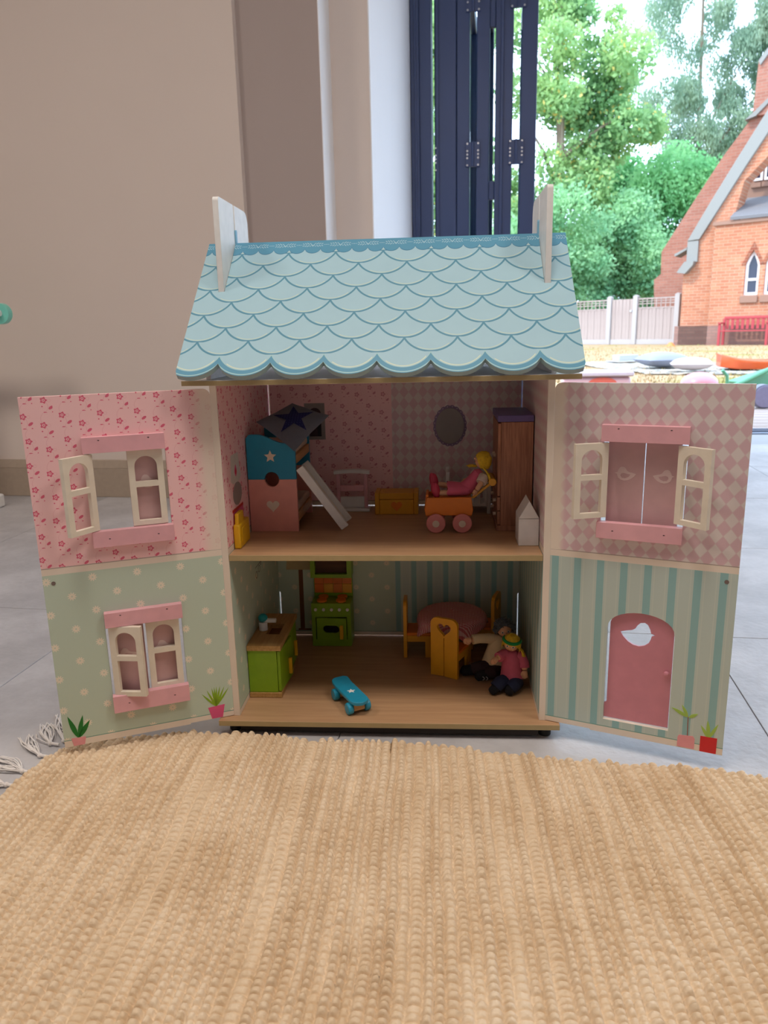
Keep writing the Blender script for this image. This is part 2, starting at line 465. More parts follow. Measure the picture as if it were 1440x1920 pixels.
M_black = material('black_rubber', (24, 22, 22), 0.7)
M_blue = paint('sky_blue_paint', (130, 186, 214), 0.4)

house = thing('dollhouse', 'two storey wooden dollhouse with pale blue scalloped roof and open patterned front', 'dollhouse', (0, 0, 0))

def board(name, poly, z0, z1, mats=None):
    mb = MB().prism(poly, 'xy', z0, z1)
    for i, f in enumerate(mb.f):
        zs = {round(mb.v[k][2], 5) for k in f}
        mb.mi[i] = 0 if len(zs) == 1 else 1
    return mb.build(name, mats or [M_floor, M_mdf], house, bevel=0.0006)
board('base_board', [(-0.2426, -0.0155), (0.2426, -0.0125), (0.2426, 0.312), (-0.2426, 0.312)], 0.0165, Z0)
board('shelf', [(-0.2145, 0.001), (0.2145, 0.001), (0.2145, 0.2965), (-0.2145, 0.2965)], 0.2602, Z1)
board('attic_board', [(-0.2526, -0.0235), (-0.195, -0.031), (0.185, -0.031), (0.2526, -0.0235), (0.2526, 0.325), (-0.2526, 0.325)], 0.5024, 0.509, [M_white, M_mdf])
for sx in (-0.2245, 0.2245):
    for y in (0.008, 0.290):
        MB().cyl((sx, y, 0.0003), (sx, y, 0.0163), 0.009, 16).build('foot', M_black, house, bevel=0.001)

MB().prism([(-0.214, -0.004), (0.214, -0.004), (0.214, 0.302), (-0.214, 0.302)], 'xy', 0.0035, 0.0163, [[(-0.202, 0.010), (0.202, 0.010), (0.202, 0.290), (-0.202, 0.290)]]).build('shade_frame', paint('shade_frame_brown', (44, 36, 31), 0.7), house)  # added dark frame, blocks light and stands in for shade beneath the base
def side_wall(s, mat):
    x0, x1 = (A_IN, A_IN+T_W) if s > 0 else (-A_IN-T_W, -A_IN)
    return MB().box(x0, x1, 0.0006, D_H+0.004, Z0, 0.5022).build('side_wall', mat, house, bevel=0.0004)
swl = side_wall(-1, M_sideL); swr = side_wall(1, M_sideR)
swl['label'] = 'left inner side wall with pink flower paper over green daisy paper'
swr['label'] = 'right inner side wall with diamond paper over green striped paper'
# back wall in two boards that leave narrow slits of daylight at their edges
bk = MB()
a = A_IN
bk.box(-a+0.0024, a-0.0018, D_H, D_H+0.004, Z1+0.0016, 0.5022)
bk.prism([(-a+0.0024, Z0+0.0018), (a-0.002, Z0+0.0018), (a-0.002, 0.106), (a-0.0002, 0.109), (a-0.0002, 0.2602), (-a+0.0002, 0.2602), (-a+0.0002, 0.111), (-a+0.0024, 0.108)], 'xz', D_H, D_H+0.004)
bw = bk.build('back_wall', M_back, house)
bw['label'] = 'back wall with pink flower, diamond, daisy and striped papers'

# gables
for s in (-1, 1):
    x0, x1 = (0.2165, 0.223) if s > 0 else (-0.223, -0.2165)
    MB().prism([(-0.012, 0.5092), (0.312, 0.5092), (0.312, 0.528), (0.15, 0.680), (-0.012, 0.528)], 'yz', x0, x1).build('gable', M_white, house, bevel=0.0005)

# roof panels: local x along the ridge, local z up the slope, front face at y = 0
RL = math.hypot(0.173, 0.189)
def roof_poly(front=True):
    hw, P = 0.2535, 0.0670
    if not front: return [(hw, RL), (-hw, RL), (-hw, 0.062), (hw, 0.062)]
    cusps = [-0.2012 + P*k for k in range(7)]
    pts = [(hw, RL), (-hw, RL), (-hw, 0.003)]
    ends = [-0.2012-P] + cusps + [-0.2012+P*7]
    for a0, a1 in zip(ends[:-1], ends[1:]):
        for i in range(0, 13):
            t = -1 + 2*i/12.0
            x = (a0+a1)/2 + t*(a1-a0)/2
            z = 0.0145 - 0.0348*math.sqrt(max(0, 1-(t*0.93)**2)) + 0.0348*math.sqrt(1-0.93**2)
            if -hw+0.002 <= x <= hw-0.002 and (not pts or abs(x-pts[-1][0]) > 1e-5): pts.append((x, z))
    pts.append((hw, 0.004))
    return pts
slots = [[(x-0.0044, 0.1515), (x+0.0044, 0.1515), (x+0.0044, 0.2425), (x-0.0044, 0.2425)] for x in (-0.2188, 0.2207)]
ang = math.atan2(0.189, 0.173)
for nm, loc, rot in (('front', (0, -0.0392, 0.5201), (-ang, 0, 0)), ('back', (0, 0.3392, 0.5201), (-ang, 0, PI))):
    mb = MB().prism(roof_poly(nm == 'front'), 'xz', 0.0, 0.007, slots)
    for i, f in enumerate(mb.f):
        ys = {round(mb.v[k][1], 5) for k in f}
        mb.mi[i] = 0 if ys == {0.0} else (1 if ys == {0.007} else 2)
    o = mb.build('roof_panel', [M_roof, M_white, paint('roof_edge', (160, 186, 190), 0.5)], house, loc=loc, rot=rot)
    o['label'] = ('front' if nm == 'front' else 'rear') + ' roof panel printed with pale blue fish scale tiles'
# chimneys: upright boards that straddle the ridge, slotted in the middle
def chimney(x, lab):
    zr = lambda y: 0.5201 + (min(y, 0.3-y)+0.0392)*0.173/0.189
    yf, yb = 0.0722, 0.2278
    lo = 0.004
    poly = [(yf, zr(yf)-lo), (yf, 0.7385)] + [(yf+0.006-0.006*math.cos(t*PI/8), 0.7385+0.006*math.sin(t*PI/8)) for t in range(1, 5)]
    poly += [(0.1465, 0.7445), (0.1465, 0.704), (0.1535, 0.704), (0.1535, 0.7445)]
    poly += [(yb-0.018+0.018*math.sin(t*PI/8), 0.7265+0.018*math.cos(t*PI/8)) for t in range(0, 5)]
    poly += [(yb, zr(yb)-lo), (0.15, zr(0.15)-0.012)]
    o = MB().prism(poly, 'yz', x-0.004, x+0.004).build('chimney', M_white, house, bevel=0.0007)
    o['label'] = lab
    MB().prism([(0.1467, 0.690), (0.1533, 0.690), (0.1533, 0.7075)] + arc(0.15, 0.7075, 0.0033, 0, 180, 6), 'yz', x-0.0062, x+0.0062).build('ridge_peg', M_blue, o)
chimney(-0.2188, 'white slotted chimney board at the left end of the ridge')
chimney(0.2207, 'white slotted chimney board at the right end of the ridge')

# ------------------------------------------------------------------ front panels
def casement_part(parent, uh, sgn, beta, zb, zt, sy, y0):
    wd, h = 0.0440, zt-zb
    m = 0.0080; split0, split1 = h*0.515, h*0.585
    up = [(m, split1), (wd-m, split1)] + arc(wd/2, h-m-(wd/2-m)*0.95, wd/2-m, 0, 180, 12, (wd/2-m)*0.95)
    dn = [(m, m*0.8), (wd-m, m*0.8), (wd-m, split0), (m, split0)]
    mb = MB().prism([(0, 0), (wd, 0), (wd, h), (0, h)], 'xz', -0.0032, 0.0032, [up, dn])
    be = math.radians(beta)
    o = mb.build('casement', M_cream, parent, loc=(uh, sy*y0, zb), rot=(0, 0, math.atan2(sy*math.sin(be), sgn*math.cos(be))))
    return o
def shutter_part(parent, u0, u1, zb, zt, sy, bu=None):
    y0, y1 = sorted((-sy*0.0088, -sy*0.0125))
    yf = -sy*0.0088
    mb = MB().box(u0, u1, y0, y1, zb, zt)
    mats = [M_pinkd]
    if bu:
        b0, b1, bz0, bz1 = bu
        body = bird(b0, b1, bz0, bz1)
        wing = bird(b0+(b1-b0)*0.28, b0+(b1-b0)*0.74, bz0+(bz1-bz0)*0.14, bz0+(bz1-bz0)*0.55)
        wing = [(b0+(b1-b0)*p, bz0+(bz1-bz0)*q) for p, q in ((.26, .46), (.34, .28), (.5, .17), (.66, .2), (.73, .36), (.7, .5), (.58, .56), (.42, .5))]
        mb.prism(body, 'xz', *sorted((yf, yf+sy*0.0003)), [wing], 1)
        mats.append(material('bird_print', (226, 200, 196), 0.5))
    return mb.build('shutter', mats, parent)
def lintel(parent, name, u0, u1, z0, z1, sy):
    mb = MB().box(u0, u1, *sorted((0.0, sy*0.0105)), z0, z1)
    for u in (u0+(u1-u0)*0.2, u0+(u1-u0)*0.8):
        z = z1-0.0045 if name == 'window_head' else (z0+z1)/2
        mb.prism(leaf_pts((u-0.0016, z), (u+0.0013, z+0.0003), 0.0006), 'xz', *sorted((sy*0.0104, sy*0.0108)), mi=1)
    return mb.build(name, [M_pinkp, M_dark], parent, bevel=0.0009)
def decal(name, parent, polys, sy, mats, label=None, y=0.0):
    mb = MB(); ml = []
    for poly, m in polys:
        if m not in ml: ml.append(m)
        k = ml.index(m)
        mb.prism(poly, 'xz', *sorted((sy*y, sy*(y+0.0003+0.00012*k))), mi=k)
    o = mb.build(name, ml, parent, smooth=False)
    if label: o['label'] = label
    return o

G_dark = paint('dark_green_print', (22, 120, 40), 0.5); G_lime = paint('lime_print', (140, 178, 30), 0.5); G_pale = paint('pale_green_print', (166, 200, 90), 0.5)
P_pink = paint('pink_print', (238, 160, 164), 0.5); P_hot = paint('hot_pink_print', (228, 88, 138), 0.5); P_red = paint('red_print', (214, 36, 40), 0.5)
P_stem = paint('brown_print', (158, 72, 48), 0.5)

WIN_U = [(0.0625, 0.3120), (0.1620, 0.3120), (0.1620, 0.4340), (0.0625, 0.4340)]
WIN_L = [(0.0612, 0.0760), (0.1610, 0.0760), (0.1610, 0.2000), (0.0612, 0.2000)]
ARCH = [(0.0784, 0.0440), (0.1620, 0.0440), (0.1620, 0.1770)] + [(0.1202+0.0418*math.cos(t)*1.0, 0.1770+0.0258*math.sin(t)**0.9) for t in [PI*i/14 for i in range(1, 14)]] + [(0.0784, 0.1790)]
def front_panel(s, mat, holes, lab):
    phi = 0.419 if s < 0 else 0.3638
    sy = 1 if s < 0 else -1
    out = [(0.0, 0.0256), (0.0614, 0.0256), (0.0622, 0.0238), (0.2290, 0.0238), (0.2290, 0.4968), (0.0078, 0.4968)] + arc(0.0078, 0.4890, 0.0078, 90, 180, 4)[1:-1] + [(0.0, 0.4900)]
    mb = MB().prism(out, 'xz', *sorted((0.0, -sy*0.0085)), holes)
    o = mb.build('front_panel', mat, house, loc=(s*(A_IN+T_W), 0.0008, 0), rot=(0, 0, math.atan2(-math.sin(phi), s*math.cos(phi))))
    o['label'] = lab
    MB().cyl((0.2164, sy*0.0004, 0.2577), (0.2164, -sy*0.003, 0.2577), 0.0027, 14).build('magnet', material('magnet_metal', (120, 104, 98), 0.5), o)
    return o, sy
pl, sy = front_panel(-1, M_panelL, [WIN_U, WIN_L], 'left hinged front panel, pink flowers above and green daisies below, with two small windows')
lintel(pl, 'window_head', 0.0628, 0.1630, 0.4240, 0.4443, sy)
lintel(pl, 'window_sill', 0.0610, 0.1625, 0.3010, 0.3222, sy)
lintel(pl, 'window_head', 0.0602, 0.1602, 0.1898, 0.2102, sy)
lintel(pl, 'window_sill', 0.0602, 0.1610, 0.0660, 0.0902, sy)
casement_part(pl, 0.1545, 1, 40, 0.3232, 0.4225, sy, 0.003)
casement_part(pl, 0.0668, 1, 0, 0.3232, 0.4228, sy, -0.002)
casement_part(pl, 0.1562, -1, 24, 0.0885, 0.1893, sy, 0.001)
casement_part(pl, 0.0655, 1, 0, 0.0885, 0.1890, sy, -0.002)
shutter_part(pl, 0.0672, 0.1110, 0.316, 0.431, sy, (0.0735, 0.0995, 0.371, 0.389))
shutter_part(pl, 0.0660, 0.1095, 0.080, 0.197, sy, (0.0735, 0.0995, 0.137, 0.155))
shutter_part(pl, 0.1125, 0.1562, 0.080, 0.197, sy, (0.123, 0.149, 0.133, 0.151))
o = None
decal('printed_plant', pl, [(leaf_pts((0.2108, 0.0345), (0.2212, 0.0690), 0.0032), G_dark), (leaf_pts((0.2106, 0.0345), (0.2020, 0.0675), 0.0030), G_dark),
      (leaf_pts((0.2104, 0.0345), (0.1938, 0.0585), 0.0034), G_dark), ([(0.2036, 0.0240), (0.2176, 0.0240), (0.2200, 0.0360), (0.2012, 0.0352)], P_pink)], sy, None,
      'printed dark green plant in a pink pot at the lower left corner')
decal('printed_plant', pl, [(leaf_pts((0.0245, 0.0440), p, 0.0014), G_lime) for p in ((0.0434, 0.0668), (0.0360, 0.0715), (0.0290, 0.0745), (0.0255, 0.0752), (0.0220, 0.0755), (0.0170, 0.0752), (0.0110, 0.0735), (0.0050, 0.0705))]
      + [([(0.0162, 0.0262), (0.0315, 0.0262), (0.0360, 0.0442), (0.0124, 0.0456)], P_hot)], sy, None, 'printed lime green grass in a bright pink pot by the hinge')

pr, sy = front_panel(1, M_panelR, [WIN_U, ARCH], 'right hinged front panel, pink diamonds above and green stripes below, with window and arched door')
lintel(pr, 'window_head', 0.0612, 0.1630, 0.4258, 0.4465, sy)
lintel(pr, 'window_sill', 0.0596, 0.1622, 0.3017, 0.3225, sy)
casement_part(pr, 0.0685, -1, 36, 0.3285, 0.4238, sy, 0.003)
casement_part(pr, 0.1530, 1, 31, 0.3270, 0.4235, sy, 0.003)
shutter_part(pr, 0.0680, 0.1119, 0.316, 0.431, sy, (0.1027, 0.0766, 0.3745, 0.3920))
shutter_part(pr, 0.1131, 0.1545, 0.316, 0.431, sy, (0.1226, 0.1480, 0.3735, 0.3910))
dpoly = [(0.0815, 0.0455), (0.1610, 0.0455), (0.1612, 0.1762)] + [(0.1202+0.0412*math.cos(t), 0.1762+0.0252*math.sin(t)**0.9) for t in [PI*i/14 for i in range(1, 13)]] + [(0.0815, 0.1840)]
dmb = MB().prism(dpoly, 'xz', *sorted((-sy*0.0055, -sy*0.0083)), [bird(0.0947, 0.1386, 0.1546, 0.1885)])
dmb.prism([(0.0786, 0.0455), (0.0815, 0.0455), (0.0815, 0.068), (0.0786, 0.066)], 'xz', *sorted((-sy*0.0055, -sy*0.0083)))
dmb.tube([(0.1551, -sy*0.0056, 0.1233), (0.1551, -sy*0.0035, 0.1233)], 0.0022, 14)
dmb.ball((0.1551, -sy*0.0026, 0.1233), (0.0036, 0.0022, 0.0036), 14, 8)
do = dmb.build('arched_door', M_rose, pr); do['label'] = 'rose pink arched door with a bird cut out of it and a small knob'
MB().box(0.0784, 0.1620, *sorted((0.0003, -sy*0.0085)), 0.0425, 0.0441).build('door_sill', M_cream, pr)
decal('printed_plant', pr, [([(0.1856, 0.0420), (0.1866, 0.0420), (0.1856, 0.0700), (0.1848, 0.0700)], P_stem), (leaf_pts((0.1852, 0.0690), (0.1645, 0.0792), 0.0024), G_pale),
      (leaf_pts((0.1852, 0.0690), (0.1768, 0.0855), 0.0020), G_pale), (leaf_pts((0.1858, 0.0686), (0.1968, 0.0760), 0.0022), G_pale),
      ([(0.1742, 0.0254), (0.1952, 0.0254), (0.1952, 0.0400), (0.1930, 0.0434), (0.1760, 0.0420), (0.1744, 0.0390)], P_pink)], sy, None, 'printed small tree in a pink pot right of the arched door')
decal('printed_plant', pr, [(leaf_pts((0.2115, 0.0440), (0.2010, 0.0615), 0.0020), G_pale), (leaf_pts((0.2115, 0.0440), (0.2088, 0.0698), 0.0024), G_pale), (leaf_pts((0.2115, 0.0440), (0.2216, 0.0668), 0.0020), G_pale),
      ([(0.2017, 0.0242), (0.2214, 0.0242), (0.2216, 0.0464), (0.2017, 0.0460)], P_red)], sy, None, 'printed green plant in a square red pot at the lower right corner')

# ------------------------------------------------------------------ prints on the inner walls
M_purple = paint('purple_print', (140, 118, 150), 0.5); M_glassp = paint('grey_print', (150, 142, 138), 0.4)
yb = D_H
ringm = [(0.0944+0.0243*math.cos(t)*(1+0.06*abs(math.sin(9*t))), 0.4066+0.0305*math.sin(t)*(1+0.06*abs(math.sin(9*t)))) for t in [2*PI*i/108 for i in range(108)]]
inner = [(0.0944+0.0238*math.cos(t), 0.4066+0.030*math.sin(t)) for t in [2*PI*i/40 for i in range(40)]]
def bdecal(name, polys, label):
    mb = MB(); ml = []
    for k, (poly, m) in enumerate(polys):
        if m not in ml: ml.append(m)
        mb.prism(poly, 'xz', yb-0.0003-0.00012*k, yb, mi=ml.index(m))
    o = mb.build(name, ml, house, smooth=False); o['label'] = label; return o
outer = [(0.0944+0.0272*math.cos(t)*(1+0.045*abs(math.sin(10*t))), 0.4066+0.0337*math.sin(t)*(1+0.045*abs(math.sin(10*t)))) for t in [2*PI*i/160 for i in range(160)]]
dots = [([(0.0944+0.0262*math.cos(q)+0.0011*math.cos(w_), 0.4066+0.0325*math.sin(q)+0.0011*math.sin(w_)) for w_ in [2*PI*j/8 for j in range(8)]], paint('lilac_print', (196, 176, 190), 0.5)) for q in [2*PI*(i+0.5)/20 for i in range(20)]]
bdecal('printed_mirror', [(outer, M_purple)] + dots + [(inner, M_glassp)], 'printed oval mirror in a scalloped purple frame on the back wall')
bdecal('printed_picture', [([(-0.1534, 0.386), (-0.1185, 0.386), (-0.1185, 0.4483), (-0.1534, 0.4483)], M_glassp), ([(-0.1460, 0.3915), (-0.1250, 0.3915), (-0.1250, 0.4300)] + arc(-0.1355, 0.4300, 0.0105, 0, 180, 10), material('picture_dark', (60, 34, 40), 0.5)),
      ([(-0.1320, 0.392), (-0.1262, 0.392), (-0.1262, 0.412), (-0.1320, 0.412)], material('picture_black', (20, 18, 24), 0.5))], 'printed grey framed picture behind the star cushion')
bdecal('printed_floor_lamp', [([(-0.1790, 0.0372), (-0.1712, 0.0372), (-0.1702, 0.1530), (-0.1778, 0.1530)], paint('lamp_pole_print', (120, 70, 34), 0.5)),
      ([(-0.1830, 0.0350), (-0.1592, 0.0350), (-0.1592, 0.0382), (-0.1830, 0.0382)], paint('lamp_pole_print', (120, 70, 34), 0.5)),
      ([(-0.2000, 0.1512), (-0.1512, 0.1512), (-0.1560, 0.2050), (-0.1950, 0.2050)], paint('lamp_shade_print', (198, 178, 130), 0.5))], 'printed standard lamp with beige shade and brown pole')
def ldecal(name, polys, label):
    mb = MB(); ml = []
    for k, (poly, m) in enumerate(polys):
        if m not in ml: ml.append(m)
        mb.prism(poly, 'yz', -A_IN, -A_IN+0.0003+0.00012*k, mi=ml.index(m))
    o = mb.build(name, ml, house, smooth=False); o['label'] = label; return o
ldecal('printed_lamp', [([(0.046, 0.4000), (0.082, 0.4000), (0.0915, 0.3640), (0.080, 0.3585), (0.050, 0.3585), (0.0385, 0.3640)], paint('warm_grey_print', (222, 212, 204), 0.5)),
      (leaf_pts((0.0645, 0.367), (0.066, 0.385), 0.006), P_hot), (leaf_pts((0.0650, 0.370), (0.066, 0.380), 0.003), P_red)], 'printed lamp shade with a pink leaf on the left wall')
ldecal('printed_vase', [([(0.068+0.0235*math.cos(t), 0.342+0.0165*math.sin(t)) for t in [2*PI*i/24 for i in range(24)]], M_glassp)], 'printed grey oval lamp foot on the left wall')
ldecal('printed_table', [([(0.036, 0.3235), (0.094, 0.3235), (0.094, 0.3195), (0.036, 0.3195)], P_red), ([(0.039, 0.3195), (0.093, 0.3195), (0.093, 0.285), (0.039, 0.285)], P_hot)], 'printed pink bedside table on the left wall')
def ring2(cy, cz, r): return [(cy+r*math.cos(t), cz+r*math.sin(t)*0.9) for t in [2*PI*i/20 for i in range(20)]]
mb = MB()
wire = material('wire_print', (96, 96, 88), 0.5)
for cy, cz, r in ((0.146, 0.192, 0.0065), (0.163, 0.197, 0.0065), (0.175, 0.203, 0.004)):
    mb.prism(ring2(cy, cz, r), 'yz', -A_IN, -A_IN+0.0003, [ring2(cy, cz, r-0.0011)])
mb.box(-A_IN, -A_IN+0.0003, 0.139, 0.178, 0.2045, 0.2055)
o = mb.build('printed_hooks', wire, house, smooth=False); o['label'] = 'printed rail with ring hooks on the left kitchen wall'

# ------------------------------------------------------------------ toys on the upper floor
E_ = 0.0003
F1, F0 = Z1+E_, Z0+E_
M_teal = paint('turquoise_paint', (22, 140, 178), 0.38)
M_salmon = paint('salmon_pink_paint', (234, 158, 144), 0.42)
M_pale = paint('pale_cream_paint', (236, 216, 196), 0.45)
M_lwood = woodmat('light_wood', (196, 146, 92), (216, 168, 112), 1, 0.5, 260)
M_yel = paint('yellow_paint', (238, 184, 22), 0.38)
M_yelo = paint('golden_yellow_paint', (232, 166, 30), 0.38)
M_orange = paint('orange_paint', (238, 130, 22), 0.4)
M_wheelp = paint('pink_wheel_paint', (230, 142, 138), 0.42)
M_green = paint('green_paint', (132, 172, 22), 0.4)
M_fabw = material('cream_mattress_fabric', lambda b: dict(color=b.mix(b.noise(200, 3), (214, 190, 172), (226, 206, 190)), bump=(b.noise(900, 2), 0.0002)), 0.9)

# bunk bed
bed = thing('bunk_bed', 'turquoise and pink toy bunk bed with a star and heart on its end board', 'bunk bed', (-0.176, 0.19, F1))
def bed_end(y0, y1, detail):
    X0, X1, hp = -0.0372, 0.0367, 0.0812             # local; hp = height of the colour joint
    cx, r = -0.0008, 0.0112
    lowp = [(X0, 0), (X1, 0), (X1, hp)] + [(cx+r*math.cos(t), hp+r*math.sin(t)) for t in [-PI*i/12 for i in range(13)]] + [(X0, hp)]
    n = 18
    top = []
    for i in range(n+1):
        t = i/n; x = X1 + (X0-X1)*t
        z = 0.1362 + 0.0135*(0.5-0.5*math.cos(PI*min(1, max(0, (t-0.2)/0.6)))) - (0.004 if t == 1 else 0) - 0.0015*max(0, (t-0.9)/0.1)
        top.append((x, z))
    upp = [(X0, hp+0.0004)] + [(cx+r*math.cos(t), hp+0.0004+r*math.sin(t)) for t in [PI-PI*i/12 for i in range(13)]] + [(X1, hp+0.0004)] + top
    a_ = MB().prism(lowp, 'xz', y0, y1).build('lower_end_board', M_salmon, bed)
    b_ = MB().prism(upp, 'xz', y0, y1).build('upper_end_board', M_teal, bed)
    a_['label'] = 'pink lower end board'; b_['label'] = 'turquoise upper end board with a wavy top'
    if detail:
        o = MB().prism(star_pts(-0.0012, 0.1165, 0.0096, 0.0044), 'xz', y0-0.0008, y0+0.0002).build('star', M_pale, b_); o['label'] = 'cream star'
        o = MB().prism(heart_pts(-0.0012, 0.0392, 0.0180), 'xz', y0-0.0008, y0+0.0002).build('heart', M_pale, a_); o['label'] = 'cream heart'
bed_end(-0.0640, -0.0580, True)
bed_end(0.0580, 0.0640, False)
for zb in (0.0140, 0.1040):
    rl = MB().box(-0.0368, -0.0318, -0.0575, 0.0575, zb, zb+0.0135).box(0.0318, 0.0368, -0.0575, 0.0575, zb, zb+0.0135).box(-0.0315, 0.0315, -0.0575, 0.0575, zb, zb+0.004)
    rl.build('bed_rail', M_lwood, bed, bevel=0.0006)
    MB().box(-0.0312, 0.0350, -0.0570, 0.0570, zb+0.0138, zb+0.0255).build('mattress', M_fabw, bed, bevel=0.004, seg=3)
MB().ball((0.010, -0.030, 0.0462), (0.020, 0.013, 0.0065), 16, 10).build('pillow', material('pink_pillow_fabric', lambda b: dict(color=b.mix(b.noise(80, 3), (206, 150, 146), (222, 176, 170)), bump=(b.noise(600, 2), 0.0003)), 0.9), bed)

# star cushion lying on the top bunk
cush = thing('star_cushion', 'grey blue square cushion with a dark navy star on top of the bunk bed', 'cushion', (-0.148, 0.165, 0.4185))
CP = [Vector(p) - Vector((-0.148, 0.165, 0.4185)) for p in ((-0.2020, 0.150, 0.4350), (-0.1370, 0.1100, 0.3950), (-0.0905, 0.165, 0.4420), (-0.157, 0.215, 0.4570))]
def cpt(u, v, h):
    p = CP[0]*(1-u)*(1-v) + CP[1]*u*(1-v) + CP[2]*u*v + CP[3]*(1-u)*v
    nrm = (CP[1]-CP[0]).cross(CP[3]-CP[0]).normalized()
    return p + nrm*h
def cushion(n=16):
    mb = MB(); g = {}
    for side in (1, -1):
        for i in range(n+1):
            for j in range(n+1):
                u, v = i/n, j/n; e = (1-(2*u-1)**2)*(1-(2*v-1)**2)
                if side == -1 and (i in (0, n) or j in (0, n)): g[side, i, j] = g[1, i, j]; continue
                pin = 0.05*(1-abs(2*u-1))*(2*v-1) ; pin2 = 0.05*(1-abs(2*v-1))*(2*u-1)
                g[side, i, j] = len(mb.v)
                mb.v.append(tuple(cpt(u-pin2*0.6, v-pin*0.6, side*0.0085*e**0.45 + 0.0006*math.sin(9*u+4*v))))
        for i in range(n):
            for j in range(n):
                q = [g[side, i, j], g[side, i+1, j], g[side, i+1, j+1], g[side, i, j+1]]
                mb.f.append(tuple(q if side == 1 else reversed(q))); mb.mi.append(0)
    return mb
fabg = material('grey_blue_fabric', lambda b: dict(color=b.mix(b.noise(120, 3), (98, 102, 116), (112, 115, 128)), bump=(b.noise(1500, 2), 0.0002)), 0.95)
cushion().build('cushion_body', fabg, cush)
def star_mesh():
    mb = MB(); pts = star_pts(0.5, 0.50, 0.41, 0.155, 62)
    def lift(u, v):
        e = max(0, (1-(2*u-1)**2)*(1-(2*v-1)**2)); return tuple(cpt(u, v, 0.0085*e**0.45+0.0012))
    k = 10
    mb.v.append(lift(0.5, 0.52))
    for ring in (0.35, 0.7, 1.0):
        for p in pts: mb.v.append(lift(0.5+(p[0]-0.5)*ring, 0.52+(p[1]-0.52)*ring))
    for i in range(10):
        j = (i+1) % 10
        mb.f.append((0, 1+i, 1+j))
        for r_ in range(2): mb.f.append((1+r_*10+i, 1+(r_+1)*10+i, 1+(r_+1)*10+j, 1+r_*10+j))
    mb.mi = [0]*len(mb.f); return mb
def navy(b):
    d = b.hyp(b.fr(b.x/0.0042)-0.5, b.fr(b.y/0.0042)-0.5)
    return b.mix(b.lt(d, 0.17), (22, 28, 92), (62, 70, 128))
o = star_mesh().build('star_patch', material('navy_dotted_fabric', navy, 0.9), cush); o['label'] = 'navy star patch with pale dots'

# ladder leaning on the bed
lad = thing('toy_ladder', 'white wooden toy ladder leaning against the side of the bunk bed', 'ladder', (-0.0625, 0.1480, F1+0.0096))
La = Vector((-0.0660, 0, 0.0930)); Ld = La.normalized(); Ln = Vector((Ld.z, 0, -Ld.x)); LL = La.length
def lad_T(mb): mb.T = Matrix(((Ln.x, 0, Ld.x, 0), (0, 1, 0, 0), (Ln.z, 0, Ld.z, 0), (0, 0, 0, 1))); return mb
for y in (-0.0250, 0.0190):
    lad_T(MB()).box(-0.0125, 0.0, y, y+0.006, 0.0, LL).build('rail', M_white, lad, bevel=0.0007, loc=(0, 0, 0.0001))
pan = lad_T(MB()).box(-0.0115, -0.0080, -0.0188, 0.0188, 0.004, LL-0.004).build('ladder_board', M_cream, lad, loc=(0, 0, 0.0001))
for t in (0.2, 0.52, 0.84):
    lad_T(MB()).tube([(-0.0085, 0.0, LL*t), (-0.0072, 0.0, LL*t)], 0.0062, 18).build('rung_plug', M_mdf, pan)

# pink and white stand
st = thing('toy_stand', 'small pink and white toy stand with arched bars left of the yellow chest', 'stand', (-0.0710, 0.2610, F1))
def arcbar(z0, z1, w_, bow): 
    up = [(-w_+2*w_*i/12, z1+bow*(1-((i-6)/6)**2)) for i in range(13)]; dn = [(-w_+2*w_*i/12, z0+bow*(1-((i-6)/6)**2)) for i in range(12, -1, -1)]
    return up+dn
MB().prism(arcbar(0.0635, 0.0690, 0.0300, 0.0022), 'xz', -0.006, 0.006).build('top_bar', M_white, st, bevel=0.0007)
for s in (-1, 1): MB().prism([(s*0.0262, 0.0052), (s*0.0205, 0.0052), (s*0.0205, 0.0640), (s*0.0262, 0.0640)], 'xz', -0.004, 0.004).build('post', M_pinkp, st, bevel=0.0007)
MB().box(-0.0204, 0.0204, -0.0035, 0.0035, 0.0340, 0.0440).build('mid_rail', M_pinkp, st, bevel=0.0007)
MB().box(-0.0204, 0.0204, 0.0000, 0.0035, 0.0060, 0.0240).build('back_board', M_white, st, bevel=0.0005)
MB().prism([(-0.0300, 0), (0.0300, 0), (0.0300, 0.0050), (-0.0300, 0.0050)], 'xz', -0.009, 0.009).build('base_bar', M_white, st, bevel=0.001)

# yellow chest
ch = thing('toy_chest', 'yellow wooden toy chest with an orange heart on its front', 'chest', (0.0053, 0.2530, F1))
MB().box(-0.0282, 0.0282, -0.0205, 0.0205, 0, 0.0246).build('chest_body', M_yelo, ch, bevel=0.0006)
MB().box(-0.0282, 0.0282, -0.0205, 0.0205, 0.0254, 0.0355).build('lid', M_yelo, ch, bevel=0.0008)
for s in (-1, 1): MB().box(*sorted((s*0.0286, s*0.0358)), -0.0212, 0.0212, 0, 0.0362).build('side_panel', M_yelo, ch, bevel=0.0006)
o = MB().prism(heart_pts(0.0, 0.0130, 0.0165), 'xz', -0.0222, -0.0204).build('heart', M_orange, ch); o['label'] = 'orange heart'

# yellow block with a raised grip, in front of the left wall
yb_ = thing('toy_block', 'yellow wooden block with a raised grip at the left front of the upper floor', 'toy block', (-0.2093, 0.0570, F1))
MB().box(-0.0049, 0.0049, -0.0268, 0.0268, 0, 0.0348).build('body', M_yel, yb_, bevel=0.0022, seg=3)
MB().prism(rrect(-0.0185, 0.0185, 0.005, 0.0285, 0.006), 'yz', 0.0049, 0.0058).build('front_relief', M_yel, yb_, bevel=0.0004)
MB().prism([(-0.0225, 0.033), (0.0085, 0.033), (0.0060, 0.0500), (-0.0205, 0.0500)], 'yz', -0.0034, 0.0024).build('grip', M_yel, yb_, bevel=0.0012)

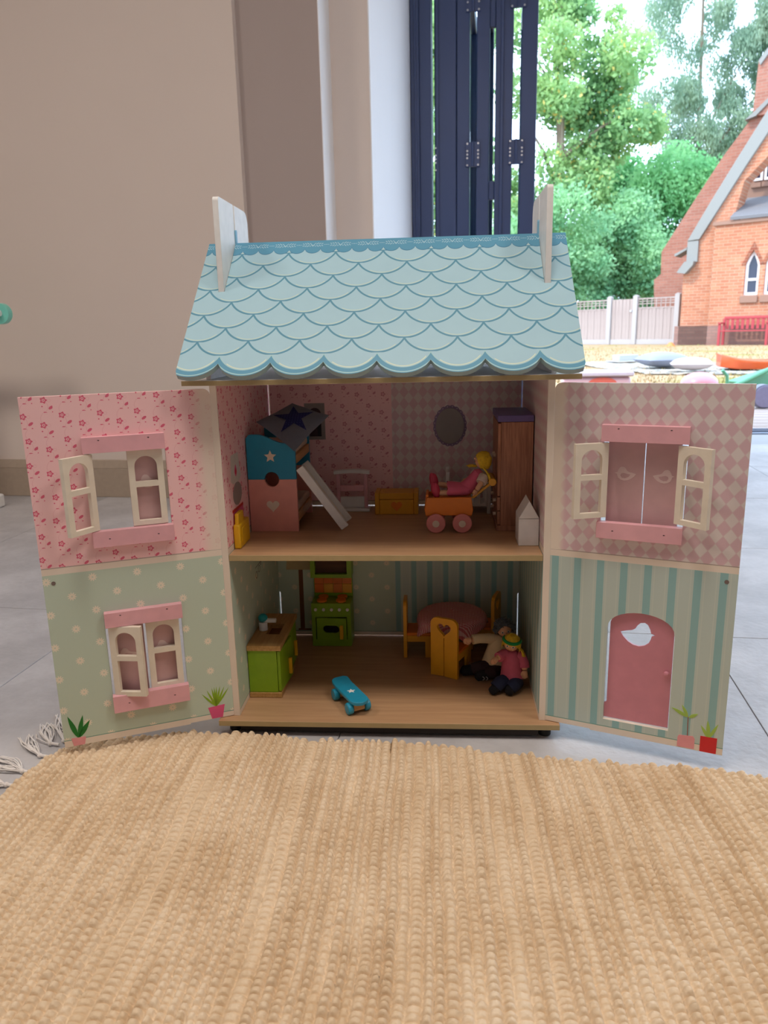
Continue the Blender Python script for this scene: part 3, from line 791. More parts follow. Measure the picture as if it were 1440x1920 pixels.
# pull cart
ct = thing('toy_cart', 'orange toy cart with pink wheels and a yellow push handle', 'toy cart', (0.0902, 0.1450, F1))
def hull(): return [(-0.0362, 0.0345), (-0.0330, 0.0520), (0.0335, 0.0525), (0.0362, 0.0345), (0.0352, 0.0230), (0.0270, 0.0170), (-0.0260, 0.0170), (-0.0355, 0.0205)]
MB().prism([(-0.0362, 0.0335), (-0.0330, 0.0522), (0.0335, 0.0525), (0.0362, 0.0335), (0.0345, 0.0250), (-0.0345, 0.0250)], 'xz', -0.0240, -0.0190).build('side_panel', M_orange, ct, bevel=0.0008)
MB().prism([(-0.0362, 0.0335), (-0.0330, 0.0522), (0.0335, 0.0525), (0.0362, 0.0335), (0.0345, 0.0250), (-0.0345, 0.0250)], 'xz', 0.0190, 0.0240).build('side_panel', M_orange, ct, bevel=0.0008)
lo_ = [(-0.0360, 0.0320), (0.0360, 0.0320)] + arc(0.0205, 0.0320, 0.0155, 0, -35, 4, 0.017)[1:] + [(0.012, 0.0290), (-0.012, 0.0290)] + arc(-0.0205, 0.0320, 0.0155, -145, -180, 4, 0.017)[:-1]
for y in (-0.0186, 0.0150): MB().prism(lo_, 'xz', y, y+0.0036).build('axle_board', M_orange, ct, bevel=0.0005)
MB().box(-0.0340, 0.0335, -0.0148, 0.0148, 0.0425, 0.0480).build('cart_floor', M_orange, ct, bevel=0.0005)
MB().prism([(-0.0366, 0.0330), (-0.0340, 0.0560), (-0.0300, 0.0560), (-0.0320, 0.0330)], 'xz', -0.0188, 0.0188).build('end_panel', M_orange, ct, bevel=0.0005)
for wx in (-0.0194, 0.0198):
    MB().cyl((wx, -0.0300, 0.0143), (wx, 0.0300, 0.0143), 0.0032, 12).build('axle', M_lwood, ct)
    for y in (-0.0325, 0.0255):
        wh = MB().cyl((wx, y, 0.0143), (wx, y+0.0070, 0.0143), 0.0143, 36).build('wheel', M_wheelp, ct, bevel=0.0012)
        MB().cyl((wx, y-0.0008, 0.0143), (wx, y+0.0004, 0.0143), 0.0052, 20).build('hub', M_pale, wh)
for y in (-0.0175, 0.0125): MB().prism([(0.0330, 0.0500), (0.0380, 0.0500), (0.0660, 0.0730), (0.0640, 0.0765)], 'xz', y, y+0.005).build('handle_arm', M_yelo, ct, bevel=0.0006)
MB().cyl((0.0645, -0.0235, 0.0752), (0.0645, 0.0235, 0.0752), 0.0058, 20).build('handle_bar', M_yelo, ct, bevel=0.0008)

# white crib behind the cart
cr = thing('toy_crib', 'white slatted toy cot behind the orange cart', 'cot', (0.1240, 0.2580, F1))
for x, h in ((-0.0340, 0.0705), (0.0330, 0.0465)):
    for y in (-0.0225, 0.0225): MB().box(x-0.003, x+0.003, y-0.003, y+0.003, 0, h).build('post', M_white, cr, bevel=0.0008)
    MB().box(x-0.002, x+0.002, -0.0193, 0.0193, 0.016, h-0.004).build('end_board', M_white, cr, bevel=0.0008)
for y in (-0.0225, 0.0225):
    MB().box(-0.0308, 0.0298, y-0.002, y+0.002, 0.0125, 0.0165).build('bottom_rail', M_white, cr, bevel=0.0005)
    MB().box(-0.0308, 0.0298, y-0.002, y+0.002, 0.0420, 0.0455).build('top_rail', M_white, cr, bevel=0.0005)
    for k in range(6): MB().box(-0.0262+k*0.0104, -0.0228+k*0.0104, y-0.0013, y+0.0013, 0.0165, 0.0420).build('slat', M_white, cr)
MB().box(-0.0308, 0.0298, -0.0200, 0.0200, 0.0130, 0.0160).build('bed_base', M_white, cr)

# wardrobe with its plain side towards us
wd = thing('toy_wardrobe', 'tall wooden toy wardrobe with a purple top in the right rear corner', 'wardrobe', (0.1885, 0.1795, F1))
M_ward = woodmat('pink_brown_wood', (150, 98, 74), (186, 130, 100), 2, 0.5, 330)
M_lil = paint('lilac_paint', (108, 92, 150), 0.45)
MB().box(-0.0215, 0.0248, -0.0550, 0.0550, 0.0086, 0.1635).build('carcass', M_ward, wd, bevel=0.0006)
MB().box(-0.0270, 0.0252, -0.0560, 0.0560, 0.1638, 0.1735).build('top', M_lil, wd, bevel=0.0010)
MB().box(-0.0270, 0.0252, -0.0560, 0.0560, 0.0, 0.0083).build('base', M_ward, wd, bevel=0.0008)
for y0, y1 in ((-0.0535, -0.0005), (0.0005, 0.0535)):
    dr = MB().box(-0.0262, -0.0218, y0, y1, 0.0530, 0.1615).build('door', M_ward, wd, bevel=0.0006)
    ky = y1-0.008 if y0 < -0.01 else y0+0.008
    MB().tube([(-0.0262, ky, 0.1080), (-0.0300, ky, 0.1080)], 0.0028, 12).build('knob', M_pale, dr)
for z0_, z1_ in ((0.0100, 0.0300), (0.0310, 0.0515)):
    dr = MB().box(-0.0262, -0.0218, -0.0535, 0.0535, z0_, z1_).build('drawer', M_ward, wd, bevel=0.0006)
    for ky in (-0.025, 0.025): MB().tube([(-0.0262, ky, (z0_+z1_)/2), (-0.0305, ky, (z0_+z1_)/2)], 0.0028, 12).build('knob', M_pale, dr)

# white house-shaped block
hb = thing('house_block', 'small white house shaped wooden block at the right front of the upper floor', 'toy block', (0.2001, 0.0670, F1))
MB().box(-0.0140, 0.0140, -0.0220, 0.0220, 0, 0.0384).build('base_block', M_white, hb, bevel=0.0005)
MB().prism([(-0.0142, 0.0390), (0.0142, 0.0390), (0.0, 0.0640)], 'xz', -0.0222, 0.0222).build('roof_block', M_white, hb, bevel=0.0006)

# ------------------------------------------------------------------ toys on the ground floor
M_top = woodmat('butcher_wood', (172, 130, 72), (194, 152, 94), 1, 0.45, 220)
kc = thing('kitchen_counter', 'green toy kitchen counter with wooden top, sink and white tap', 'kitchen counter', (-0.1890, 0.1225, F0))
MB().box(-0.0250, 0.0190, -0.0650, 0.0650, 0.0083, 0.0765).build('cabinet', M_green, kc, bevel=0.0005)
MB().box(-0.0252, 0.0248, -0.0668, 0.0668, 0.0, 0.0080).build('plinth', M_top, kc, bevel=0.0006)
tp = MB().prism([(-0.0254, -0.0670), (0.0262, -0.0670), (0.0262, 0.0670), (-0.0254, 0.0670)], 'xy', 0.0768, 0.0845, [[(-0.006, -0.0210), (0.0150, -0.0210), (0.0150, 0.0210), (-0.006, 0.0210)]])
tpo = tp.build('worktop', M_top, kc)
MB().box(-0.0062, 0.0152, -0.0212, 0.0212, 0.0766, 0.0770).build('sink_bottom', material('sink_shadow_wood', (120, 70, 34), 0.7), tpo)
for y0, y1, rz_ in ((-0.0640, -0.0015, 0.10), (0.0015, 0.0640, 0.0)):
    dmb = MB().box(0.0, 0.0045, 0.0, y1-y0, 0.0095, 0.0750)
    dr = dmb.build('door', M_green, kc, bevel=0.0005, loc=(0.0196, y0, 0), rot=(0, 0, -rz_))
    MB().box(0.0047, 0.0095, 0.0400, 0.0450, 0.0200, 0.0460).build('handle', M_yel, dr, bevel=0.0006)
tapo = MB().cyl((-0.0135, -0.0040, 0.0846), (-0.0135, -0.0040, 0.0985), 0.0068, 20).build('tap', M_white, kc, bevel=0.0006)
MB().cyl((-0.0120, -0.0040, 0.1005), (0.0075, -0.0040, 0.1005), 0.0036, 16).build('spout', M_white, tapo, bevel=0.0005)
MB().ball((-0.0135, -0.0040, 0.1050), (0.0076, 0.0076, 0.0068), 20, 12).build('tap_knob', paint('teal_paint', (18, 152, 160), 0.35), tapo)

sv = thing('toy_cooker', 'green toy cooker with orange hob rings, tiled splashback and hood', 'cooker', (-0.1145, 0.2700, F0))
W2 = 0.0346
MB().prism([(-W2, 0), (W2, 0), (W2, 0.0795), (-W2, 0.0795)], 'xz', -0.0198, 0.0230, [[(-0.0278, 0.0125), (0.0276, 0.0125), (0.0276, 0.0545), (-0.0278, 0.0545)]]).build('cooker_body', M_green, sv)
MB().box(-0.0277, 0.0275, -0.006, -0.004, 0.0126, 0.0544).build('oven_back', material('oven_dark', (26, 30, 14), 0.9), sv)
od = MB().prism([(0.0016, 0.0134), (0.0540, 0.0134), (0.0540, 0.0536), (0.0016, 0.0536)], 'xz', -0.0040, 0.0, [rrect(0.0125, 0.0415, 0.0262, 0.0402, 0.0068, 5)]).build('oven_door', M_green, sv, loc=(-0.0270, -0.0192, 0), rot=(0, 0, -0.05))
MB().box(0.0120, 0.0420, -0.0006, -0.0002, 0.0255, 0.0408).build('oven_glass', material('black_glass', (14, 18, 30), 0.15), od)
MB().box(0.0432, 0.0488, -0.0100, -0.0041, 0.0170, 0.0415).build('handle', M_yel, od, bevel=0.0007)
for k in range(5): MB().cyl((-0.0268+k*0.0140, -0.0225, 0.0685), (-0.0268+k*0.0140, -0.0196, 0.0685), 0.0028, 14).build('knob', M_white, sv, bevel=0.0004)
for x in (-0.0170, 0.0170):
    for y in (-0.0085, 0.0110): MB().cyl((x, y, 0.0796), (x, y, 0.0832), 0.0088, 22).build('hob_ring', M_orange, sv, bevel=0.0006)
MB().box(-W2, W2, 0.0190, 0.0232, 0.0796, 0.1210).build('splashback', M_green, sv)
tl = [paint('tile_orange', (224, 112, 26), 0.4), paint('tile_amber', (228, 160, 40), 0.4), paint('tile_red_orange', (224, 124, 44), 0.4)]
for i in range(4):
    for j in range(2):
        x0 = -0.0335 + i*0.0168; z0_ = 0.0860 + j*0.0172
        MB().box(x0, x0+0.0164, 0.0178, 0.0192, z0_, z0_+0.0168).build('tile', tl[[0, 1, 2, 1][(i+2*j+j) % 4] if (i+j) % 2 == 0 else (0 if j else 1)], sv, bevel=0.0004)
hd = MB().prism([(-0.0362, 0.1212), (0.0362, 0.1212), (0.0362, 0.1680), (-0.0362, 0.1680)], 'xz', -0.0040, 0.0236, [[(-0.0282, 0.1275), (0.0282, 0.1275), (0.0282, 0.1610), (-0.0282, 0.1610)]]).build('hood', M_green, sv)
MB().box(-0.0286, 0.0286, 0.0060, 0.0075, 0.1270, 0.1614).build('hood_back', woodmat('dark_wood', (74, 38, 20), (92, 52, 28), 0, 0.6, 200), hd)

# skateboard
sk = thing('toy_skateboard', 'small turquoise toy skateboard with a white star on its deck', 'skateboard', (-0.0570, 0.0385, F0), math.atan2(-0.0438, 0.0264))
M_sk = paint('skate_blue_paint', (36, 150, 184), 0.35)
def deck(u, hw): return hw
mb = MB(); n = 20
L2, HW = 0.0430, 0.0138
out = [(L2-HW+HW*math.cos(t), HW*math.sin(t)) for t in [-PI/2+PI*i/12 for i in range(13)]] + [(-L2+0.007+0.007*math.cos(t), HW-0.007+0.007*math.sin(t)) for t in [PI/2+PI/2*i/5 for i in range(6)]] + [(-L2+0.007+0.007*math.cos(t), -HW+0.007+0.007*math.sin(t)) for t in [PI+PI/2*i/5 for i in range(6)]]
def zk(x): return 0.0178 + 0.0040*max(0, (-x-0.024)/0.019)**1.5
N = len(out)
ring = [(p[0], p[1]) for p in out]
vs = []; fs = []
xs = sorted({round(-L2+2*L2*i/28, 6) for i in range(29)})
def halfw(x):
    if x > L2-HW: return math.sqrt(max(0, HW*HW-(x-(L2-HW))**2))
    if x < -L2+0.007: return HW-0.007+math.sqrt(max(0, 0.007**2-(x+L2-0.007)**2))
    return HW
for x in xs:
    h = max(0.0004, halfw(x)); z = zk(x)
    for (yy, zz) in ((-h, z), (h, z), (h, z+0.0052), (-h, z+0.0052)): vs.append((x, yy, zz))
for i in range(len(xs)-1):
    for k in range(4): fs.append((4*i+k, 4*i+(k+1) % 4, 4*i+4+(k+1) % 4, 4*i+4+k))
fs += [(0, 1, 2, 3), tuple(range(len(vs)-4, len(vs)))]
MB().add(vs, fs).build('deck', M_sk, sk, bevel=0.0008)
for ax in (-0.0250, 0.0255):
    MB().box(ax-0.0055, ax+0.0055, -0.0088, 0.0088, 0.0050, 0.0176).build('truck', M_lwood, sk, bevel=0.0006)
    for s in (-1, 1): MB().cyl((ax, s*0.0092, 0.0088), (ax, s*0.0180, 0.0088), 0.0087, 24).build('wheel', M_sk, sk, bevel=0.0018)
o = MB().prism(star_pts(0.0030, 0.0, 0.0066, 0.0029, 20), 'xy', 0.0229, 0.0233).build('star', M_white, sk); o['label'] = 'white star'

# table, cloth and three chairs
tb = thing('toy_table', 'round yellow toy table under the red gingham cloth', 'table', (0.0965, 0.2210, F0))
MB().cyl((0, 0, 0.0655), (0, 0, 0.0715), 0.0540, 40).build('tabletop', M_yelo, tb, bevel=0.001)
for x in (-1, 1):
    for y in (-1, 1): MB().box(x*0.026-0.005, x*0.026+0.005, y*0.026-0.005, y*0.026+0.005, 0, 0.0654).build('leg', M_yelo, tb, bevel=0.0006)
def gingham(b):
    f = b.mn(b.fr(b.x/0.0026), 1.0); g = b.fr(b.y/0.0026)
    s_ = b.lt(b.fr(b.x/0.0026), 0.5) + b.lt(b.fr(b.y/0.0026), 0.5)
    c = b.mix(b.gt(s_, 0.5), (232, 206, 204), (212, 134, 140))
    return b.mix(b.gt(s_, 1.5), c, (184, 70, 82))
def cloth():
    mb = MB(); n, m = 64, 16
    vs = [(0, 0, 0.0742)]
    for j in range(1, m+1):
        for i in range(n):
            a_ = 2*PI*i/n; sq_ = 1/max(abs(math.cos(a_+0.35)), abs(math.sin(a_+0.35)))      # square cloth: corners hang lower
            L = 0.0900*(0.76+0.24*(sq_-1)/0.414) * j/m
            R0 = 0.0560
            if L < R0-0.006: r, z = L, 0.0742 + 0.0055*(1-(L/R0)**2)
            else:
                d = L-(R0-0.006); k = min(1, d/0.012)
                r = R0-0.006 + 0.0076*math.sin(k*PI/2) + max(0, d-0.012)*0.16
                z = 0.0742 - 0.0068*(1-math.cos(k*PI/2)) - max(0, d-0.012)*0.97 + 0.0055*(1-(min(L, R0)/R0)**2)
                fold = max(0, d-0.006)/0.03
                r += 0.0032*fold*math.sin(a_*9+0.6*math.sin(a_*2)) - 0.0006*fold
            vs.append((r*math.cos(a_), r*math.sin(a_), z))
    fs = [(0, 1+i, 1+(i+1) % n) for i in range(n)]
    for j in range(m-1):
        for i in range(n): fs.append((1+j*n+i, 1+(j+1)*n+i, 1+(j+1)*n+(i+1) % n, 1+j*n+(i+1) % n))
    return mb.add(vs, fs)
M_ging = material('red_gingham', lambda b: dict(color=gingham(b), bump=(b.noise(1200, 2), 0.0002)), 0.9)
o = cloth().build('tablecloth', M_ging, None, loc=(0.0965, 0.2210, F0), recalc=False)
tag(o, 'red and white gingham cloth draped over the round toy table', 'tablecloth')
md = o.modifiers.new('thick', 'SOLIDIFY'); md.thickness = 0.0008; md.offset = 1

def toy_chair(label, loc, rz):
    c = thing('toy_chair', label, 'chair', loc, rz, 'yellow chairs around the toy table')
    outl = [(-0.0232, 0), (-0.0010, 0), (-0.0010, 0.0640)]
    hp = heart_pts(0, 0.0760, 0.0230, 28)
    # back board: split below its heart-shaped hole
    bk = [(-0.0232, 0), (-0.0006, 0), (-0.0006, 0.0655), (0.0006, 0.0655), (0.0006, 0), (0.0232, 0), (0.0232, 0.0855)] + arc(0.0125, 0.0880, 0.0107, 0, 90, 6)[0:] + arc(-0.0125, 0.0880, 0.0107, 90, 180, 6) 
    top = [(p[0], p[1]+0.0012*(1-abs(p[0])/0.0232)) for p in bk]
    hpo = heart_pts(0, 0.0790, 0.0215, 28)
    MB().prism(top, 'xz', -0.0035, 0.0022, [hpo]).build('backrest', M_yelo, c)
    MB().box(-0.0228, 0.0228, 0.0024, 0.0420, 0.0395, 0.0445).build('seat', M_orange, c, bevel=0.0006)
    for s in (-1, 1): MB().prism([(0.0024, 0.0285), (0.0330, 0.0285), (0.0330, 0.0), (0.0420, 0.0), (0.0420, 0.0393), (0.0024, 0.0393)], 'yz', *sorted((s*0.0228, s*0.0188))).build('leg', M_yelo, c, bevel=0.0005)
    return c
toy_chair('yellow toy chair seen side-on left of the gingham table', (0.0180, 0.2280, F0), -PI/2)
toy_chair('yellow toy chair in front of the table, its heart cut-out facing us', (0.0835, 0.1362, F0), math.atan2(-0.0205, 0.0425))
toy_chair('yellow toy chair mostly hidden behind the doll with grey hair', (0.1715, 0.2500, F0), 1.25)

# ------------------------------------------------------------------ dolls
def skin_obj(name, verts, edges, mat, parent, root=0, sub=2):
    me = bpy.data.meshes.new(name); me.from_pydata([v[0] for v in verts], edges, [])
    me.materials.append(mat)
    o = bpy.data.objects.new(name, me); COL.objects.link(o); o.parent = parent
    m = o.modifiers.new('skin', 'SKIN'); m.use_smooth_shade = True; m.branch_smoothing = 0.4
    for i, v in enumerate(verts):
        r = v[1]; me.skin_vertices[0].data[i].radius = (r, r)
        me.skin_vertices[0].data[i].use_root = (i == root)
    s = o.modifiers.new('sub', 'SUBSURF'); s.levels = sub; s.render_levels = sub
    return o
def fabric(name, rgb): return material(name, lambda b: dict(color=b.mix(b.noise(150, 3), tuple(v*0.92 for v in rgb), rgb), bump=(b.noise(1400, 2), 0.00025)), 0.95)
M_skin = paint('doll_skin', (228, 174, 136), 0.5)
M_eyew = material('eye_white', (235, 230, 225), 0.4); M_eyeb = material('eye_dark', (38, 40, 60), 0.4); M_lip = material('doll_lip', (176, 66, 62), 0.5)
M_blond = paint('yellow_hair', (226, 186, 40), 0.8, 0.2, 300)
def lerp(a, c, t): return tuple(a[i]+(c[i]-a[i])*t for i in range(3))
def head(parent, c, r, fwd, up):
    """wooden ball head with nose, printed eyes, mouth, ears and a neck joint; fwd/up orient the face"""
    f = Vector(fwd).normalized(); u = (Vector(up) - f*Vector(up).dot(f)).normalized(); s = u.cross(f)
    T = Matrix(((s.x, f.x, u.x, c[0]), (s.y, f.y, u.y, c[1]), (s.z, f.z, u.z, c[2]), (0, 0, 0, 1)))
    mb = MB(); mb.T = T
    mb.ball((0, 0, 0), (r*0.95, r, r*1.06), 28, 18)
    mb.ball((0, r*0.99, -r*0.12), (r*0.13, r*0.16, r*0.15), 12, 8)
    for sx in (-1, 1): mb.ball((sx*r*0.95, 0, -r*0.05), (r*0.1, r*0.17, r*0.24), 10, 8)
    h = mb.build('head', M_skin, parent)
    def disc(x, z, rx, rz, m, nm, lift):
        d = MB(); d.T = T; n = 14; vs = []
        for k in range(n):
            px, pz = x+rx*math.cos(2*PI*k/n), z+rz*math.sin(2*PI*k/n)
            py = math.sqrt(max(0, 1-(px/0.95)**2-(pz/1.06)**2))
            vs.append((px*r, (py+lift)*r, pz*r))
        py = math.sqrt(max(0, 1-(x/0.95)**2-(z/1.06)**2)); vs.append((x*r, (py+lift)*r, z*r))
        d.add(vs, [(n, k, (k+1) % n) for k in range(n)])
        return d.build(nm, m, h)
    for sx in (-1, 1):
        disc(sx*0.36, 0.06, 0.16, 0.17, M_eyew, 'eye', 0.012)
        disc(sx*0.36, 0.05, 0.09, 0.11, M_eyeb, 'pupil', 0.022)
    d = MB(); d.T = T
    pts = []
    for k in range(9):
        x = -0.26+0.52*k/8; z = -0.46-0.10*(1-(x/0.26)**2); py = math.sqrt(1-(x/0.95)**2-(z/1.06)**2)
        pts.append((x*r, (py+0.01)*r, z*r))
    d.tube(pts, r*0.035, 6); d.build('mouth', M_lip, h)
    return h, T
def strands(mb, T, pts_fn, n, rad, mi=0, k=5):
    for i in range(n):
        P = pts_fn(i)
        mb.tube([tuple(T @ Vector(p)) for p in P], [rad]*(len(P)-1)+[rad*0.5], k, mi)
def sleeve(mb, pts, r): mb.tube(pts, r, 14)
def mitt(mb, base, d, r, side):                       # stuffed doll hand: palm, four stubby fingers and a thumb
    d = Vector(d).normalized(); sd = Vector(side); sd = (sd - d*sd.dot(d)).normalized(); b_ = Vector(base)
    mb.tube([b_, b_+d*r*0.8, b_+d*r*1.5], [r*0.75, r*0.95, r*0.85], 12)
    for k, L in enumerate((0.95, 1.15, 1.1, 0.85)):
        o_ = sd*(k-1.5)*r*0.42
        mb.tube([b_+d*r*1.2+o_, b_+d*r*(1.4+L*0.45)+o_, b_+d*r*(1.4+L*0.9)+o_*0.9], [r*0.30, r*0.28, r*0.17], 8)
    t0 = b_+d*r*0.5-sd*r*0.7
    mb.tube([t0, t0+d*r*0.5-sd*r*0.35, t0+d*r*1.0-sd*r*0.3], [r*0.32, r*0.3, r*0.2], 8)

# doll one: blond doll lying back in the cart
d1 = thing('doll', 'blond doll in a pink dress and pink shoes lying back in the orange cart', 'doll', (0.1150, 0.1400, F1+0.0505))
def P(x, y, z): return (x-0.1150, y-0.1400, z-(F1+0.0485))
sh_, hip, nk = P(0.1385, 0.143, 0.3495), P(0.1170, 0.143, 0.3290), P(0.1415, 0.143, 0.3560)
B = [(hip, 0.0095), (lerp(hip, sh_, 0.5), 0.0085), (sh_, 0.0085), (nk, 0.0045),
     (P(0.1415, 0.1300, 0.3470), 0.0045), (P(0.1360, 0.1230, 0.3375), 0.0042), (P(0.1310, 0.1225, 0.3300), 0.0040),
     (P(0.1335, 0.1560, 0.3490), 0.0045), (P(0.1260, 0.1610, 0.3430), 0.0042), (P(0.1180, 0.1610, 0.3385), 0.0040),
     (P(0.1120, 0.1360, 0.3255), 0.0062), (P(0.0930, 0.1340, 0.3245), 0.0050), (P(0.0740, 0.1330, 0.3240), 0.0042),
     (P(0.1120, 0.1500, 0.3285), 0.0062), (P(0.0930, 0.1510, 0.3310), 0.0050), (P(0.0730, 0.1510, 0.3345), 0.0042)]
skin_obj('body', B, [(0, 1), (1, 2), (2, 3), (2, 4), (4, 5), (5, 6), (2, 7), (7, 8), (8, 9), (0, 10), (10, 11), (11, 12), (0, 13), (13, 14), (14, 15)], M_skin, d1)
def hand(parent, *a): hm = MB(); mitt(hm, *a); hm.build('hand', M_skin, parent)
hand(d1, B[6][0], (-0.5, 0.1, -0.8), 0.0040, (0, 1, 0)); hand(d1, B[9][0], (-0.9, 0.0, -0.35), 0.0038, (0, -1, 0))
M_dress = fabric('pink_dress_fabric', (226, 104, 134)); M_sl = fabric('white_sleeve_fabric', (226, 206, 192))
dm_ = MB()
dm_.tube([lerp(hip, nk, 0.95), lerp(hip, nk, 0.80), lerp(hip, nk, 0.45), lerp(hip, nk, 0.1), P(0.1120, 0.143, 0.3275)], [0.0060, 0.0108, 0.0105, 0.0112, 0.0112], 20)
n = 24                                               # flat skirt from hip to knee
ringsk = []
for (x, zc, hy, hz) in ((0.1215, 0.3290, 0.0110, 0.0085), (0.1120, 0.3278, 0.0145, 0.0098), (0.1000, 0.3285, 0.0175, 0.0105), (0.0880, 0.3290, 0.0195, 0.0108)):
    ringsk.append([P(x+0.0009*math.sin(5*a_), 0.143+hy*math.cos(a_), zc+hz*math.sin(a_)) for a_ in [2*PI*k/n for k in range(n)]])
vs = [p for r_ in ringsk for p in r_]; fs = []
for j in range(3):
    for k in range(n): fs.append((j*n+k, j*n+(k+1) % n, (j+1)*n+(k+1) % n, (j+1)*n+k))
fs.append(tuple(range(n)))
dm_.add(vs, fs); dm_.build('dress', M_dress, d1)
for k0, k1 in ((4, 5), (7, 8)):
    a0_, a1_ = lerp(sh_, B[k0][0], 0.55), B[k0][0]
    sm_ = MB(); sm_.tube([a0_, a1_, lerp(B[k0][0], B[k1][0], 0.35), lerp(B[k0][0], B[k1][0], 0.62)], [0.0066, 0.0078, 0.0082, 0.0080], 16).build('sleeve', M_sl, d1)
for (x, y, z) in ((0.0712, 0.1325, 0.3245), (0.0685, 0.1510, 0.3350)):
    mb = MB(); mb.T = Matrix.Translation(P(x, y, z+0.0035)) @ Matrix.Rotation(-0.12, 4, 'Y')
    mb.ball((0, 0, 0), (0.0062, 0.0058, 0.0128), 18, 12); mb.ball((-0.0028, 0, 0.003), (0.0045, 0.0055, 0.0110), 14, 10)
    mb.build('shoe', paint('raspberry_shoe', (196, 54, 84), 0.4), d1, smooth=True)
hc = P(0.1415, 0.143, 0.3720)
_, T = head(d1, hc, 0.0118, (-0.86, -0.05, 0.30), (0.34, 0, 0.94))
hb_ = MB()
r = 0.0118
vs = []; fs = []; n = 20
for j in range(9):                                     # cap of hair over crown and back
    ph = PI*0.5 - j*(PI*0.86)/8
    for i in range(n):
        a_ = PI*2*i/n
        front = max(0, math.sin(a_)) 
        ph2 = PI*0.5 - (PI*0.5-ph)*(1-0.52*front)
        rr = r*1.10
        vs.append(tuple(T @ Vector((rr*math.cos(ph2)*math.cos(a_), rr*math.cos(ph2)*math.sin(a_), rr*1.06*math.sin(ph2)))))
for j in range(8):
    for i in range(n): fs.append((j*n+i, j*n+(i+1) % n, (j+1)*n+(i+1) % n, (j+1)*n+i))
hb_.add(vs, fs)
rnd = random.Random(3)
def hs(i):
    a_ = PI+PI*i/59.0
    return [(r*1.05*math.cos(a_)*0.35, r*1.05*math.sin(a_)*0.35, r*1.1), (r*1.12*math.cos(a_)*0.9, r*1.12*math.sin(a_)*0.85, r*0.55), (r*1.14*math.cos(a_), r*1.10*math.sin(a_), -r*0.2), (r*1.0*math.cos(a_), r*1.0*math.sin(a_), -r*0.85)]
strands(hb_, T, hs, 60, 0.0009)
for sx, dst in ((-1, [(0, 0, 0), (-0.0045, -0.0008, -0.004), (-0.0090, -0.0010, -0.0030), (-0.0170, -0.0010, -0.0035)]), (1, [(0, 0, 0), (0.0055, -0.004, -0.0060), (0.0090, -0.007, -0.0105), (0.0110, -0.008, -0.0180)])):
    b0 = T @ Vector((sx*r*0.9, -r*0.1 if sx > 0 else r*0.2, -r*0.72))
    for k in range(9):
        j_ = [Vector((rnd.uniform(-1, 1), rnd.uniform(-1, 1), rnd.uniform(-1, 1)))*0.0022*(q/3) for q in range(4)]
        hb_.tube([b0+Vector(dst[q])+j_[q] for q in range(4)], [0.0011, 0.0012, 0.0011, 0.0006], 5)
hair = hb_.build('hair', M_blond, d1, recalc=False); hair['label'] = 'yellow hair in bunches'
# doll two: grey-haired doll sitting in the corner
d2 = thing('doll', 'doll with curly dark grey hair, beige jumper and dark trousers sitting by the table', 'doll', (0.1640, 0.1500, F0))
def P(x, y, z): return (x-0.1640, y-0.1500, z-F0)
pel, ch_, nk = P(0.1655, 0.150, 0.0370), P(0.1690, 0.152, 0.0760), P(0.1730, 0.152, 0.0890)
B = [(pel, 0.0130), (P(0.1670, 0.151, 0.0560), 0.0120), (ch_, 0.0110), (nk, 0.0050),
     (P(0.1540, 0.147, 0.0870), 0.0058), (P(0.1385, 0.141, 0.0880), 0.0054), (P(0.1250, 0.136, 0.0875), 0.0050),
     (P(0.1850, 0.152, 0.0830), 0.0058), (P(0.1930, 0.147, 0.0700), 0.0054), (P(0.1900, 0.140, 0.0580), 0.0050),
     (P(0.1560, 0.139, 0.0360), 0.0090), (P(0.1400, 0.132, 0.0420), 0.0078), (P(0.1240, 0.137, 0.0350), 0.0060),
     (P(0.1700, 0.136, 0.0340), 0.0090), (P(0.1580, 0.122, 0.0390), 0.0078), (P(0.1470, 0.124, 0.0350), 0.0060)]
ED = [(0, 1), (1, 2), (2, 3), (2, 4), (4, 5), (5, 6), (2, 7), (7, 8), (8, 9), (0, 10), (10, 11), (11, 12), (0, 13), (13, 14), (14, 15)]
skin_obj('body', B, ED, M_skin, d2)
hand(d2, B[6][0], (-1, -0.25, -0.12), 0.0054, (0, 0, 1)); hand(d2, B[9][0], (-0.4, -0.5, -0.8), 0.0052, (1, 0, 0))
M_jum = fabric('beige_jumper_fabric', (230, 208, 168)); M_trs = fabric('dark_trouser_fabric', (52, 34, 38)); M_boot = fabric('black_boot_felt', (20, 20, 28))
jm = MB()
jm.tube([P(0.1728, 0.152, 0.0890), P(0.1715, 0.152, 0.0860), P(0.1690, 0.151, 0.0800), P(0.1665, 0.1505, 0.0650), P(0.1640, 0.149, 0.0510), P(0.1630, 0.148, 0.0440)], [0.0060, 0.0092, 0.0140, 0.0162, 0.0188, 0.0205], 22)
jm.tube([P(0.1640, 0.150, 0.0830), P(0.1530, 0.146, 0.0865), P(0.1385, 0.141, 0.0882), P(0.1272, 0.137, 0.0878)], [0.0088, 0.0082, 0.0076, 0.0078], 16)
jm.tube([P(0.1780, 0.152, 0.0810), P(0.1860, 0.152, 0.0810), P(0.1935, 0.147, 0.0700), P(0.1915, 0.142, 0.0620)], [0.0086, 0.0082, 0.0076, 0.0076], 16)
jm.build('jumper', M_jum, d2)
tr = MB()
tr.tube([P(0.1655, 0.151, 0.0465), P(0.1640, 0.147, 0.0400), P(0.1560, 0.139, 0.0385), P(0.1400, 0.133, 0.0430), P(0.1290, 0.136, 0.0378)], [0.0150, 0.0140, 0.0118, 0.0100, 0.0096], 16)
